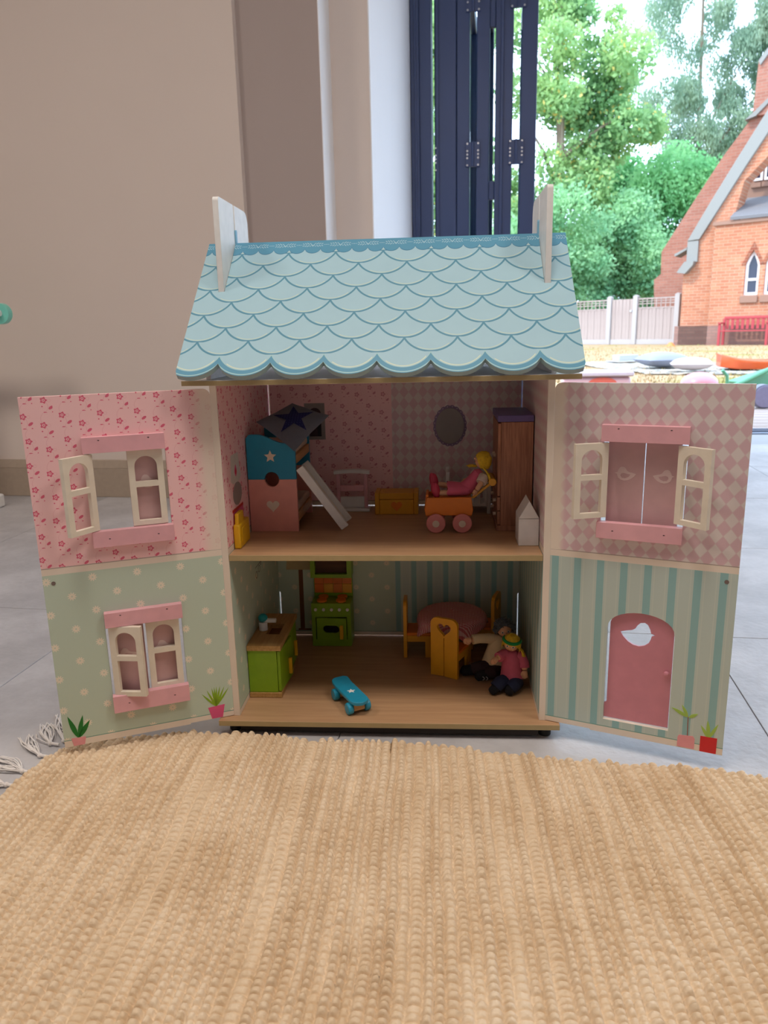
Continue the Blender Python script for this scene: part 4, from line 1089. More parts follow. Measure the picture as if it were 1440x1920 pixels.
tr.tube([P(0.1660, 0.151, 0.0440), P(0.1690, 0.144, 0.0380), P(0.1690, 0.134, 0.0365), P(0.1580, 0.122, 0.0395), P(0.1500, 0.124, 0.0362)], [0.0140, 0.0130, 0.0112, 0.0100, 0.0096], 16)
tr.build('trousers', M_trs, d2)
for (p0, p1) in ((P(0.1310, 0.136, 0.0370), P(0.1130, 0.139, 0.0340)), (P(0.1510, 0.123, 0.0358), P(0.1355, 0.122, 0.0330))):
    v0, v1 = Vector(p0), Vector(p1)
    MB().tube([v0, v0*0.6+v1*0.4, v1+Vector((-0.001, 0, -0.0005)), v1+Vector((-0.0045, 0, 0.0005))], [0.0086, 0.0084, 0.0078, 0.0040], 16).build('boot', M_boot, d2)
tagm = MB()
def hump(cx, cz, s): return [(cx+s*0.0028*math.cos(t), cz+0.0028*math.sin(t)) for t in [-PI/2+PI*i/8 for i in range(9)]]
for cx in (0.1420, 0.1472):
    tagm.tube([P(x, 0.1120-0.0002, z) for x, z in hump(cx, 0.0335, 1)], 0.0005, 5)
tagm.build('printed_mark', material('white_thread', (190, 188, 190), 0.8), d2, loc=(0, -0.0002, 0))
hc = P(0.1775, 0.150, 0.1020)
_, T = head(d2, hc, 0.0126, (0.12, -0.95, -0.22), (-0.14, -0.1, 1))
hb_ = MB(); rnd = random.Random(5); r = 0.0126
vs = []; fs = []; n = 18
for j in range(8):
    ph = PI*0.5 - j*(PI*0.8)/7
    for i in range(n):
        a_ = PI*2*i/n; front = max(0, math.sin(a_)); ph2 = PI*0.5 - (PI*0.5-ph)*(1-0.72*front); rr = r*1.10
        vs.append(tuple(T @ Vector((rr*math.cos(ph2)*math.cos(a_), rr*math.cos(ph2)*math.sin(a_), rr*1.06*math.sin(ph2)))))
for j in range(7):
    for i in range(n): fs.append((j*n+i, j*n+(i+1) % n, (j+1)*n+(i+1) % n, (j+1)*n+i))
hb_.add(vs, fs)
for k in range(260):                                   # loops of curly wool
    a_ = rnd.uniform(0, 2*PI); front = max(0, math.sin(a_)); lim = PI*0.5 - PI*0.74*(1-0.72*front)
    ph = math.asin(rnd.uniform(math.sin(lim), 1)); rr = r*1.14
    c = Vector((rr*math.cos(ph)*math.cos(a_), rr*math.cos(ph)*math.sin(a_), rr*math.sin(ph)))
    n_ = c.normalized(); t_ = n_.orthogonal().normalized(); t_.rotate(Matrix.Rotation(rnd.uniform(0, 6.3), 3, n_)); L = rnd.uniform(0.0020, 0.0046)
    pts = [c + n_*L*math.sin(PI*q/5) + t_*L*0.55*math.cos(PI*q/5) for q in range(6)]
    hb_.tube([tuple(T @ p) for p in pts], 0.00055, 4, cap=False)
o = hb_.build('hair', paint('grey_wool', (104, 110, 116), 0.95, 0.2, 300), d2, recalc=False); o['label'] = 'curly dark grey wool hair'
# doll three: girl in the pink top
d3 = thing('doll', 'blond doll with green headband, pink top and dark jeans in the right corner', 'doll', (0.1850, 0.0980, F0))
def P(x, y, z): return (x-0.1850-0.0035, y-0.0980, z-F0)
pel, ch_, nk = P(0.1890, 0.104, 0.0390), P(0.1890, 0.1005, 0.0760), P(0.1890, 0.099, 0.0860)
B = [(pel, 0.0120), (P(0.1890, 0.102, 0.0560), 0.0115), (ch_, 0.0105), (nk, 0.0048),
     (P(0.1765, 0.0985, 0.0810), 0.0055), (P(0.1700, 0.0930, 0.0800), 0.0052), (P(0.1655, 0.0880, 0.0780), 0.0050),
     (P(0.2020, 0.0985, 0.0800), 0.0055), (P(0.2075, 0.0960, 0.0680), 0.0052), (P(0.2080, 0.0920, 0.0570), 0.0050),
     (P(0.1800, 0.093, 0.0370), 0.0090), (P(0.1700, 0.084, 0.0400), 0.0080), (P(0.1620, 0.080, 0.0330), 0.0060),
     (P(0.1960, 0.091, 0.0360), 0.0090), (P(0.1910, 0.081, 0.0370), 0.0080), (P(0.1850, 0.079, 0.0320), 0.0060)]
skin_obj('body', B, ED, M_skin, d3)
hand(d3, B[6][0], (-0.8, -0.5, -0.3), 0.0050, (0, 0, 1)); hand(d3, B[9][0], (0.0, -0.3, -1), 0.0050, (1, 0, 0))
M_topp = fabric('pink_top_fabric', (216, 104, 132)); M_jean = fabric('dark_jean_fabric', (34, 40, 68))
jm = MB()
jm.tube([P(0.1890, 0.099, 0.0872), P(0.1890, 0.0995, 0.0845), P(0.1890, 0.100, 0.0790), P(0.1890, 0.1015, 0.0640), P(0.1900, 0.1020, 0.0510), P(0.1905, 0.1015, 0.0425)], [0.0060, 0.0090, 0.0134, 0.0150, 0.0172, 0.0188], 22)
jm.tube([P(0.1810, 0.099, 0.0800), P(0.1755, 0.0980, 0.0805), P(0.1710, 0.0935, 0.0800), P(0.1680, 0.0905, 0.0790)], [0.0086, 0.0080, 0.0076, 0.0080], 16)
jm.tube([P(0.1970, 0.099, 0.0790), P(0.2030, 0.0985, 0.0780), P(0.2072, 0.0960, 0.0680), P(0.2076, 0.0938, 0.0615)], [0.0086, 0.0080, 0.0076, 0.0080], 16)
jm.build('top', M_topp, d3)
tr = MB()
tr.tube([P(0.1875, 0.103, 0.0450), P(0.1850, 0.098, 0.0395), P(0.1780, 0.0915, 0.0385), P(0.1700, 0.084, 0.0405), P(0.1635, 0.0800, 0.0345)], [0.0140, 0.0132, 0.0116, 0.0104, 0.0098], 16)
tr.tube([P(0.1900, 0.103, 0.0440), P(0.1930, 0.098, 0.0385), P(0.1950, 0.0905, 0.0375), P(0.1910, 0.081, 0.0380), P(0.1860, 0.0790, 0.0345)], [0.0140, 0.0128, 0.0116, 0.0104, 0.0098], 16)
tr.build('jeans', M_jean, d3)
for p0, p1 in ((P(0.1640, 0.080, 0.0342), P(0.1575, 0.0725, 0.0318)), (P(0.1865, 0.079, 0.0342), P(0.1825, 0.0705, 0.0318))):
    v0, v1 = Vector(p0), Vector(p1); MB().tube([v0, v1, v1+(v1-v0)*0.25], [0.0072, 0.0066, 0.0030], 14).build('shoe', M_boot, d3)
hc = P(0.1880, 0.0955, 0.1010); r = 0.0122
_, T = head(d3, hc, r, (-0.28, -0.93, -0.22), (0.12, -0.14, 1))
hb_ = MB(); vs = []; fs = []; n = 22
for j in range(9):
    ph = PI*0.5 - j*(PI*0.86)/8
    for i in range(n):
        a_ = PI*2*i/n; front = max(0, math.sin(a_))**0.7; ph2 = PI*0.5 - (PI*0.5-ph)*(1-0.56*front); rr = r*1.13
        vs.append(tuple(T @ Vector((rr*math.cos(ph2)*math.cos(a_), rr*math.cos(ph2)*math.sin(a_), rr*1.06*math.sin(ph2)))))
for j in range(8):
    for i in range(n): fs.append((j*n+i, j*n+(i+1) % n, (j+1)*n+(i+1) % n, (j+1)*n+i))
hb_.add(vs, fs)
def hs3(i):
    a_ = 2*PI*i/70.0; f_ = max(0, math.sin(a_))**0.7; e_ = 1-0.72*f_
    return [(r*0.3*math.cos(a_), r*0.3*math.sin(a_), r*1.16), (r*0.95*math.cos(a_), r*0.95*math.sin(a_), r*(0.72 if f_ > 0.3 else 0.6)), (r*1.13*math.cos(a_), r*1.12*math.sin(a_), r*(0.48 if f_ > 0.3 else -0.1)), (r*1.12*math.cos(a_), r*1.12*math.sin(a_), r*(0.30 if f_ > 0.3 else -0.95))]
strands(hb_, T, hs3, 70, 0.0009)
for k in range(16):
    q0 = T @ Vector((r*1.02, -r*0.1+rnd.uniform(-1, 1)*0.002, -r*0.5)); q1 = q0+Vector((0.0045+rnd.uniform(-1, 1)*0.001, -0.002, -0.006)); q2 = q1+Vector((0.002+rnd.uniform(-1, 1)*0.002, -0.002, -0.007))
    hb_.tube([q0, q1, q2], [0.0011, 0.0011, 0.0006], 5)
o = hb_.build('hair', M_blond, d3, recalc=False); o['label'] = 'yellow hair'
hbn = MB(); vs = []; n = 30
for i in range(n+1):
    a_ = PI*(-0.06) + PI*1.12*i/n
    for zz in (0.46, 0.80):
        k_ = math.sqrt(max(0, 1-(zz/1.3)**2))*1.25; vs.append(tuple(T @ Vector((r*k_*math.cos(a_), r*k_*math.sin(a_), r*zz))))
hbn.add(vs, [(2*i, 2*i+2, 2*i+3, 2*i+1) for i in range(n)])
o = hbn.build('headband', fabric('green_felt', (20, 140, 70)), d3, recalc=False)
md = o.modifiers.new('thick', 'SOLIDIFY'); md.thickness = 0.0008

# ------------------------------------------------------------------ woven rag rug
def build_rug():
    rug = thing('rug', 'tan woven rag rug with cream tassels along its left edge, lying before the dollhouse', 'rug', (0.1, -0.40, 0.0))
    rs = np.random.RandomState(11)
    bx = np.array([-0.52, -0.447, -0.40, -0.307, -0.215, -0.117, 0.02, 0.166, 0.256, 0.372, 0.437, 0.49, 0.60, 0.75])
    by = np.array([-0.058, -0.056, -0.036, -0.017, -0.010, -0.026, -0.029, -0.051, -0.068, -0.074, -0.082, -0.098, -0.105, -0.105])
    NX, NY = 1020, 900
    u = np.linspace(0, 1, NX)[None, :]; v = (1-(1-np.linspace(0, 1, NY))**1.0)[:, None]
    ybot = -0.60
    # left edge curve as a function of y
    ly = np.array([-0.70, -0.30, -0.174, -0.114, -0.080, -0.057, -0.03]); lx = np.array([-0.520, -0.494, -0.481, -0.472, -0.463, -0.449, -0.430])
    yref = ybot + v*(-0.05-ybot)
    xl = np.interp(yref, ly, lx); xr = 0.66
    x = xl + u*(xr-xl)
    yend = np.interp(x, bx, by)
    xw = x + 0.004*np.sin(yref*7+1.0) + 0.0016*np.sin(yref*19+x*6) + 0.0005*np.sin(yref*61 + x*15)
    # rows (weft strips) across x
    wds = rs.choice([0.0085, 0.0098, 0.0112, 0.0124, 0.0150], 200, p=[.22, .28, .25, .15, .10])*rs.uniform(0.94, 1.06, 200); edges = -0.60 + np.cumsum(wds); k = np.clip(np.searchsorted(edges, xw), 1, 199)
    c = 0.5*(edges[k]+edges[k-1]); hw = 0.5*(edges[k]-edges[k-1])
    t = np.clip((xw-c)/hw, -1, 1)
    jit = rs.uniform(-0.0045, 0.0040, 200)[k]
    y = ybot + v*(yend + jit*np.sqrt(np.clip(1-t*t*0.6, 0, 1)) - ybot)
    pitch = rs.uniform(0.0072, 0.0092, 200)[k]; ph = rs.uniform(0, 1, 200)[k]
    ph = ph + 0.10*np.sin(y*31+k*1.7) + 0.06*np.sin(y*83+k*2.9)
    q = y/pitch + ph
    nid = np.floor(q).astype(int); f = q-nid
    hsh = np.sin(nid*12.9898 + k*78.233)*43758.5453; hsh = hsh-np.floor(hsh)
    row = np.clip(1-np.abs(t)**2.3, 0, 1)**0.62
    nub = np.clip(1-np.abs(2*f-1)**2.4, 0, 1)**0.6
    amp = 0.30 + 0.30*np.sin(y*13.0 + k*2.1) * np.sin(k*0.7+1)
    amp = np.clip(amp+0.26, 0.34, 0.78)
    big = rs.uniform(0.75, 1.2, 200)[k]
    crease = 1-0.55*np.exp(-((np.minimum(f, 1-f))/0.085)**2)*np.clip(amp*1.6, 0, 1)
    z = 0.0012 + 0.0084*crease*big*row*((1-amp) + amp*nub)*(0.84+0.32*hsh)
    # crushed and ribbed stretches, slubs
    rib = 0.5+0.5*np.sin(xw*2*PI/0.0021)
    z = z + 0.00045*rib*(np.sin(y*21+k*1.3) > 0.45)*row
    fine = rs.rand(NY//3+2, NX//3+2)
    fi = np.kron(fine, np.ones((3, 3)))[:NY, :NX]
    fi = (fi + np.roll(fi, 1, 0) + np.roll(fi, 1, 1) + np.roll(fi, -1, 0) + np.roll(fi, -1, 1))/5
    z = z + (fi-0.5)*0.0011*row
    for _ in range(60):                               # frayed bits
        cx, cy = rs.uniform(-0.42, 0.5), rs.uniform(-0.5, -0.06); rr = rs.uniform(0.002, 0.005)
        d2 = ((x-cx)/rr)**2 + ((y-cy)/(rr*0.8))**2
        z = z + 0.0030*np.exp(-d2)*(0.5+0.5*np.sin((x+y)*2600))
    # gentle waves of the whole rug
    wv = 0.0030*(1+np.sin(x*7.0+0.5)*np.sin(y*9+x*2)) + 0.0016*(1+np.sin(x*17+y*11))
    e = np.clip((y.max(axis=0)[None, :]-y)/0.0075, 0, 1); ed = np.sqrt(1-(1-e)**2)
    el = np.clip((x-xl)/0.006, 0, 1); ed = ed*np.sqrt(np.clip(1-(1-el)**2, 0, 1))
    z = z*ed + 0.0007
    z = z + wv*np.clip((y.max(axis=0)[None, :]-y)/0.05, 0, 1)*0.8*np.clip((x-xl)/0.04, 0, 1)
    co = np.stack([x-0.1, y+0.40, z], -1).reshape(-1, 3).astype(np.float32)
    idx = np.arange(NX*NY).reshape(NY, NX)
    qd = np.stack([idx[:-1, :-1], idx[:-1, 1:], idx[1:, 1:], idx[1:, :-1]], -1).reshape(-1, 4)
    me = bpy.data.meshes.new('woven_field')
    me.vertices.add(len(co)); me.vertices.foreach_set('co', co.ravel())
    me.loops.add(qd.size); me.loops.foreach_set('vertex_index', qd.ravel().astype(np.int32))
    me.polygons.add(len(qd)); me.polygons.foreach_set('loop_start', np.arange(0, qd.size, 4, dtype=np.int32))
    me.polygons.foreach_set('loop_total', np.full(len(qd), 4, dtype=np.int32))
    me.polygons.foreach_set('use_smooth', np.ones(len(qd), dtype=bool))
    me.update(calc_edges=True); me.validate()
    def rugcol(b):
        n = b.noise(9, 4); st = b.noise(1.0, 3, b.vec(b.x*75, b.y*6, 0.0)); g = b.noise(420, 2)
        c = b.mix(b.ss(st*0.55 + n*0.45, 0.34, 0.68), (222, 196, 162), (240, 220, 192))
        c = b.mix(b.ss(b.noise(70, 3), 0.66, 0.74)*0.35, c, (188, 152, 100))
        return dict(color=c, bump=(g, 0.0005))
    me.materials.append(material('tan_cotton', rugcol, 0.95, 0.15))
    o = bpy.data.objects.new('woven_field', me); COL.objects.link(o); o.parent = rug
    # tassels: bundles of knotted cream string
    M_str = material('cream_string', lambda b: dict(color=b.mix(b.noise(300, 2), (226, 218, 212), (246, 242, 238)), bump=(b.noise(2500, 2), 0.0003)), 0.95)
    rn = random.Random(4)
    for (kx, ky), tips in (((-0.463, -0.042), ((-0.512, 0.036), (-0.504, 0.028), (-0.503, 0.006), (-0.481, -0.006))),
                           ((-0.479, -0.050), ((-0.517, 0.002), (-0.512, -0.020), (-0.511, 0.006), (-0.520, 0.006))),
                           ((-0.478, -0.081), ((-0.521, -0.028), (-0.534, -0.034), (-0.515, -0.050), (-0.522, -0.026))),
                           ((-0.482, -0.119), ((-0.530, -0.103), (-0.534, -0.083), (-0.535, -0.092), (-0.536, -0.112))),
                           ((-0.486, -0.150), ((-0.524, -0.136), (-0.526, -0.128), (-0.522, -0.150), (-0.528, -0.142))),
                           ((-0.490, -0.196), ((-0.535, -0.190), (-0.537, -0.178), (-0.532, -0.200), (-0.538, -0.194))),
                           ((-0.494, -0.250), ((-0.538, -0.246), (-0.541, -0.236), (-0.535, -0.256), (-0.541, -0.252)))):
        tb_ = MB()
        tb_.ball((kx-0.1, ky+0.40, 0.0042), (0.0036, 0.0036, 0.0034), 10, 7)
        tb_.tube([(kx-0.1+0.014, ky+0.40-0.002, 0.004), (kx-0.1, ky+0.40, 0.0045)], 0.0020, 8)
        for (tx, ty) in tips:
            for r_ in range(4):
                dx, dy = tx-kx, ty-ky; L = math.hypot(dx, dy); nx, ny = -dy/L, dx/L
                sw = rn.uniform(-0.009, 0.009); jx, jy = rn.uniform(-0.004, 0.004), rn.uniform(-0.004, 0.004)
                pts = []
                for i in range(8):
                    s_ = i/7; bow = math.sin(PI*s_)*sw
                    pts.append((kx-0.1+dx*s_+nx*bow+jx*s_, ky+0.40+dy*s_+ny*bow+jy*s_, 0.0014+0.0050*math.sin(PI*min(1, s_*1.15+0.1))*(0.5+0.5*rn.random()) + 0.0006*r_))
                tb_.tube(pts, 0.00085, 5)
        tb_.build('tassel', M_str, rug, recalc=False)
build_rug()

# ------------------------------------------------------------------ folding glass door
M_navy = material('navy_aluminium', lambda b: b.mix(b.noise(2, 2), (70, 84, 122), (76, 90, 128)), 0.38, 0.5)
M_glass = material('door_glass', (235, 245, 245), 0.02, trans=1.0)
M_steel = material('screw_steel', (190, 192, 200), 0.3, metal=1.0)
def folding_door():
    H = 2.33
    D = thing('door_1', None, None, RO, RZ, kind='structure')
    jb = MB().box(0.3675, 0.408, 1.44, 1.56, 0.0045, H).box(0.408, 0.463, 1.452, 1.56, 0.0045, H).box(0.385, 0.396, 1.434, 1.44, 0.0045, H)
    jb.build('jamb', M_navy, D, bevel=0.003)
    MB().box(0.465, 5.295, 1.46, 1.56, 2.27, 2.348).build('head_track', M_navy, D, bevel=0.003)
    def leaf(a0, a1, b0, b1, extra=None):
        f = MB().box(a0, a1, b0, b0+0.075, 0.03, 2.26).box(a0, a1, b1-0.075, b1, 0.03, 2.26)
        f.box(a0+0.002, a1-0.002, b0+0.075, b1-0.075, 0.03, 0.12).box(a0+0.002, a1-0.002, b0+0.075, b1-0.075, 2.17, 2.26)
        if extra: f.box(*extra)
        o = f.build('leaf_frame', M_navy, D, bevel=0.004)
        am = (a0+a1)/2
        MB().box(am-0.012, am+0.012, b0+0.07, b1-0.07, 0.115, 2.175).build('pane', M_glass, o)
    leaf(0.478, 0.582, 1.475, 2.35, (0.482, 0.500, 1.466, 1.475, 0.03, 2.26))
    leaf(0.584, 0.645, 1.480, 2.35)
    leaf(0.679, 0.739, 1.480, 2.35)
    leaf(0.766, 0.848, 1.480, 2.35, (0.790, 0.806, 1.472, 1.48, 0.03, 2.26))
    leaf(0.888, 0.960, 1.480, 2.35)
    for a0, a1 in ((0.640, 0.684), (0.844, 0.892)):
        for zc in (1.383, 0.35, 2.05):
            h = MB().box(a0-0.012, a1+0.012, 1.470, 1.4795, zc-0.055, zc+0.055).cyl(((a0+a1)/2, 1.468, zc-0.055), ((a0+a1)/2, 1.468, zc+0.055), 0.007, 10).build('hinge', M_navy, D, bevel=0.001)
            s = MB()
            for aa in (a0-0.004, a1+0.004):
                for dz in (-0.048, -0.016, 0.0, 0.016, 0.048): s.tube([(aa, 1.4698, zc+dz), (aa, 1.467, zc+dz)], 0.0048, 8)
            s.build('screws', M_steel, h)
    s = MB()
    for dz in (-0.05, -0.017, 0.0, 0.017, 0.05): s.tube([(0.484, 1.466, 1.37+dz), (0.484, 1.463, 1.37+dz)], 0.0045, 8)
    s.build('screws', M_steel, D)
    for z0_, z1_ in ((1.178, 1.262), (1.930, 2.05), (0.25, 0.4)):
        MB().box(0.7395, 0.7655, 1.486, 1.51, z0_, z1_).build('handle_stop', M_navy, D, bevel=0.003)
folding_door()

# ------------------------------------------------------------------ outside: ground, deck, fence, church, trees
def grass_fn(b):
    n = b.noise(0.45, 4); m_ = b.noise(7, 4); g = b.noise(40, 3)
    c = b.mix(b.ss(m_, 0.35, 0.65), (158, 132, 102), (178, 152, 118))
    c = b.mix(b.ss(n, 0.54, 0.64)*0.8, c, (132, 130, 66))
    return dict(color=c, bump=(g, 0.03))
gm = MB()
gm.box(-30, 50, 3.05, 70, -0.3, -0.03)
struct('ground', gm, material('dry_lawn', grass_fn, 1.0, 0.1), room=False)
gb = MB()                                               # tufts of dry grass, nobody could count them
rn = random.Random(8)
for i in range(6000):
    Y = 5.2 + 16*rn.random()**1.6; Xc = 0.8 + (Y*0.40)*rn.random()*1.15 + Y*0.06
    h = rn.uniform(0.015, 0.05); w_ = rn.uniform(0.006, 0.014); a_ = rn.uniform(0, PI); dx, dy = w_*math.cos(a_), w_*math.sin(a_); lx_, ly_ = rn.uniform(-0.02, 0.02), rn.uniform(-0.02, 0.02)
    gb.add([(Xc-dx, Y-dy, -0.032), (Xc+dx, Y+dy, -0.032), (Xc+lx_, Y+ly_, -0.03+h)], [(0, 1, 2)])
tag(gb.build('grass_tufts', material('dry_grass_blades', lambda b: b.mix(b.ss(b.noise(0.6, 3), 0.5, 0.62), (160, 134, 98), (128, 132, 78)), 1.0, 0.1), recalc=False, smooth=False), 'short dry grass tufts across the lawn', 'grass', kind='stuff')

deck = struct('patio', MB().box(-0.6, 4.6, 1.85, 3.75, -0.12, -0.034), material('deck_joist', (92, 78, 70), 0.9))
M_deck = woodmat('weathered_deck', (166, 146, 136), (188, 168, 158), 0, 0.8, 40)
pk = MB().box(0, 5.2, 0.003, 0.137, 0, 0.03).build('plank', M_deck, deck, bevel=0.004, loc=(-0.6, 1.852, -0.033))
for k in range(1, 13):
    c = pk.copy(); COL.objects.link(c); c.parent = deck; c.location = (-0.6, 1.852+0.1445*k, -0.033)

# fence
fence = thing('garden_fence', 'pale wooden garden fence with a gate and trellis tops beyond the lawn', 'fence', (5.4, 24.0, -0.03))
M_fb = woodmat('grey_fence_wood', (142, 126, 122), (162, 148, 142), 2, 0.85, 14); M_fp = paint('concrete_post', (164, 158, 156), 0.9)
FA, FB = Vector((5.417, 23.9, 0)), Vector((7.02, 22.3, 0)); fd = (FB-FA).normalized(); fz = math.atan2(fd.y, fd.x)
fence.rotation_euler = (0, 0, fz); fence.location = (FA.x, FA.y, -0.03)
FL = (FB-FA).length
s1_, s2_ = -2.6, 0.0
posts = [-2.9, 0.0, FL*0.40, FL]
for s_ in posts: MB().box(s_-0.075, s_+0.075, -0.07, 0.07, 0, 1.44).prism([(s_-0.075, 1.44), (s_+0.075, 1.44), (s_, 1.475)], 'xz', -0.07, 0.07).build('post', M_fp, fence, bevel=0.008)
def boards(a0, a1, z0_, z1_):
    n = max(1, round((a1-a0)/0.118)); w_ = (a1-a0)/n; first = None
    for i in range(n):
        if first is None: first = MB().box(0.004, w_-0.004, -0.012, 0.012, 0, z1_-z0_).build('board', M_fb, fence, loc=(a0, 0, z0_)); o = first
        else: o = first.copy(); COL.objects.link(o); o.parent = fence; o.location = (a0+i*w_, 0.006*(i % 2), z0_)
for a0, a1, tr_ in ((-2.82, -0.08, True), (0.08, FL*0.40-0.08, False), (FL*0.40+0.08, FL-0.08, True)):
    boards(a0, a1, 0.14, 1.06 if tr_ else 1.36)
    MB().box(a0, a1, -0.03, 0.03, 0.0, 0.15).build('gravel_board', M_fp, fence, bevel=0.005)
    if tr_:
        t = MB().box(a0, a1, -0.02, 0.02, 1.06, 1.10).box(a0, a1, -0.02, 0.02, 1.33, 1.37).box(a0, a1, -0.012, 0.012, 1.19, 1.215).box(a0, a1, -0.012, 0.012, 1.265, 1.285)
        n = int((a1-a0)/0.14)
        for i in range(n+1): t.box(a0+i*(a1-a0)/n-0.012, a0+i*(a1-a0)/n+0.012, -0.018, -0.004, 1.06, 1.36)
        t.build('trellis', M_fb, fence)
    else:
        for z in (0.3, 1.1): MB().box(a0, a1, 0.014, 0.05, z, z+0.1).build('gate_rail', M_fb, fence)
        MB().box(a1-0.1, a1-0.04, -0.045, -0.013, 0.98, 1.03).build('latch', paint('latch_grey', (190, 190, 196), 0.5), fence)

# church
CH = Vector((7.1, 21.2, -0.03)); ce = Vector((0.829, -0.5593, 0)); cz_ = math.atan2(ce.y, ce.x)
church = thing('church', 'old orange brick church with a sloping coped gable, buttress and lancet windows', 'church', CH, cz_)
def brick(name, c1, c2, mort, swap=False):
    def fn(b):
        nd = b.n.new('ShaderNodeTexBrick'); nd.offset = 0.5
        src = b.vec(b.y if swap else b.x, b.z, 0.0); b.l.new(src.s, nd.inputs['Vector'])
        nd.inputs['Color1'].default_value = (*lin(c1), 1); nd.inputs['Color2'].default_value = (*lin(c2), 1); nd.inputs['Mortar'].default_value = (*lin(mort), 1)
        nd.inputs['Scale'].default_value = 1.0; nd.inputs['Brick Width'].default_value = 0.225; nd.inputs['Row Height'].default_value = 0.078
        nd.inputs['Mortar Size'].default_value = 0.008; nd.inputs['Bias'].default_value = -0.1
        c = X(b, nd.outputs['Color']); n = b.ss(b.noise(0.9, 4), 0.35, 0.7)
        nd2 = b.n.new('ShaderNodeMix'); nd2.data_type = 'RGBA'; nd2.blend_type = 'MULTIPLY'; b.put(n*0.5, nd2.inputs[0])
        b.l.new(c.s, nd2.inputs[6]); nd2.inputs[7].default_value = (0.86, 0.72, 0.64, 1)
        return dict(color=X(b, nd2.outputs[2]), bump=(1.0-X(b, nd.outputs['Fac']), 0.006))
    return material(name, fn, 0.95, 0.2)
M_br = brick('orange_brick', (164, 108, 84), (184, 128, 100), (178, 146, 124)); M_br2 = brick('rose_brick', (146, 98, 84), (162, 112, 96), (156, 126, 112))
M_slate = paint('grey_slate', (128, 128, 124), 0.7); M_stone = paint('buff_stone', (140, 108, 92), 0.9)
M_plin = brick('plinth_brick', (136, 104, 96), (150, 116, 106), (130, 108, 100))
M_frame = paint('white_window_frame', (236, 232, 234), 0.5); M_pane = material('dark_pane', (40, 44, 62), 0.1)
MB().prism([(-1.63, 0), (-1.75, 1.92), (-1.55, 2.08), (-1.57, 2.72), (-0.74, 4.03), (-0.01, 5.15), (0.76, 6.16), (0.76, 6.5), (1.8, 6.5), (3.2, 3.2), (3.2, 0)], 'xz', 1.8, 2.4).build('rear_gable', M_br2, church)
MB().prism([(0.73, 6.05), (0.77, 7.43), (1.2, 7.95), (2.2, 7.95), (2.2, 6.05)], 'xz', 1.65, 2.5).build('turret', M_br2, church)
MB().prism([(0.78, 7.40), (1.2, 7.93), (1.25, 7.83), (0.83, 7.28)], 'xz', 1.58, 2.55).build('turret_coping', M_slate, church)
MB().prism([(0.55, 5.98), (0.80, 6.18), (1.4, 6.70), (1.4, 6.58), (0.82, 6.04)], 'xz', 1.6, 1.9).build('string_course', M_slate, church)
MB().prism([(-0.41, 0), (-0.41, 1.98), (-0.1, 2.24), (-0.12, 2.83), (0.40, 3.74), (1.0, 4.85), (1.44, 5.63), (2.4, 7.2), (2.4, 6.2), (1.52, 4.74), (0.99, 4.2), (0.80, 3.26), (0.80, 0)], 'xz', 0.3, 0.95).build('front_gable', M_br, church)
MB().prism([(-0.34, 2.81), (0.19, 3.75), (0.77, 4.73), (1.44, 5.83), (2.3, 7.24), (2.66, 7.24), (1.54, 5.36), (1.05, 4.60), (0.47, 3.64), (-0.02, 2.83)], 'xz', 0.2, 0.7).build('coping', M_slate, church, bevel=0.01)
MB().prism([(-0.33, 2.25), (-0.33, 2.805), (-0.04, 2.805), (-0.04, 2.25)], 'xz', 0.22, 0.5).build('coping_face', M_slate, church)
MB().prism([(-0.53, 1.98), (-0.33, 2.26), (-0.08, 2.26), (-0.10, 2.16), (-0.30, 1.94)], 'xz', 0.05, 0.45).build('weathering', M_slate, church)
MB().prism([(-0.72, 2.50), (-0.38, 2.66), (-0.38, 2.60), (-0.70, 2.44)], 'xz', 0.35, 0.9).build('drip_stone', M_slate, church)
# aisle wall with two lancet windows
def lancet(x0, x1, zb, zs, zt):
    c = (x0+x1)/2
    return [(x0, zb), (x1, zb), (x1, zs)] + [(x1-(x1-c)*(t/5)**1.4, zs+(zt-zs)*(t/5)) for t in range(1, 6)] + [(x0+(c-x0)*(t/5)**1.4, zs+(zt-zs)*(t/5)) for t in range(4, -1, -1)]
wins = [lancet(1.27, 1.62, 1.29, 2.06, 2.43), lancet(1.76, 2.11, 1.29, 2.06, 2.43)]
MB().prism([(0.44, 0.0), (3.2, 0.0), (3.2, 3.16), (0.44, 3.12)], 'xz', 0.0, 0.45, wins).build('aisle_wall', M_br, church)
for wn in wins:
    x0, x1 = wn[0][0], wn[1][0]
    inner_ = lancet(x0+0.065, x1-0.065, 1.36, 2.04, 2.32)
    f = MB().prism(wn, 'xz', 0.10, 0.16, [inner_]).box(x0+0.05, x1-0.05, 0.09, 0.15, 1.66, 1.72).build('window', M_frame, church)
    MB().prism(lancet(x0+0.04, x1-0.04, 1.33, 2.05, 2.36), 'xz', 0.128, 0.140).build('pane', M_pane, f)
    MB().box(x0-0.06, x1+0.02, -0.06, 0.10, 1.09, 1.28).build('window_sill', M_stone, church, bevel=0.01)
    hdp = [(x0-0.10, 2.06), (x0, 2.06)] + [(x0+(0.175)*(t/5)**1.4, 2.06+0.37*(t/5)) for t in range(1, 6)] + [(x1-(0.175)*(t/5)**1.4, 2.06+0.37*(t/5)) for t in range(4, -1, -1)] + [(x1+0.10, 2.06), ((x0+x1)/2, 2.64)]
    MB().prism(hdp, 'xz', -0.02, 0.0).build('window_arch', brick('arch_brick', (132, 74, 58), (150, 92, 70), (150, 118, 100)), church)
MB().box(-0.34, 3.2, -0.05, 0.0, 0.0, 0.52).box(-0.45, 0.44, -0.05, 0.3, 0, 0.52).build('plinth', M_plin, church)
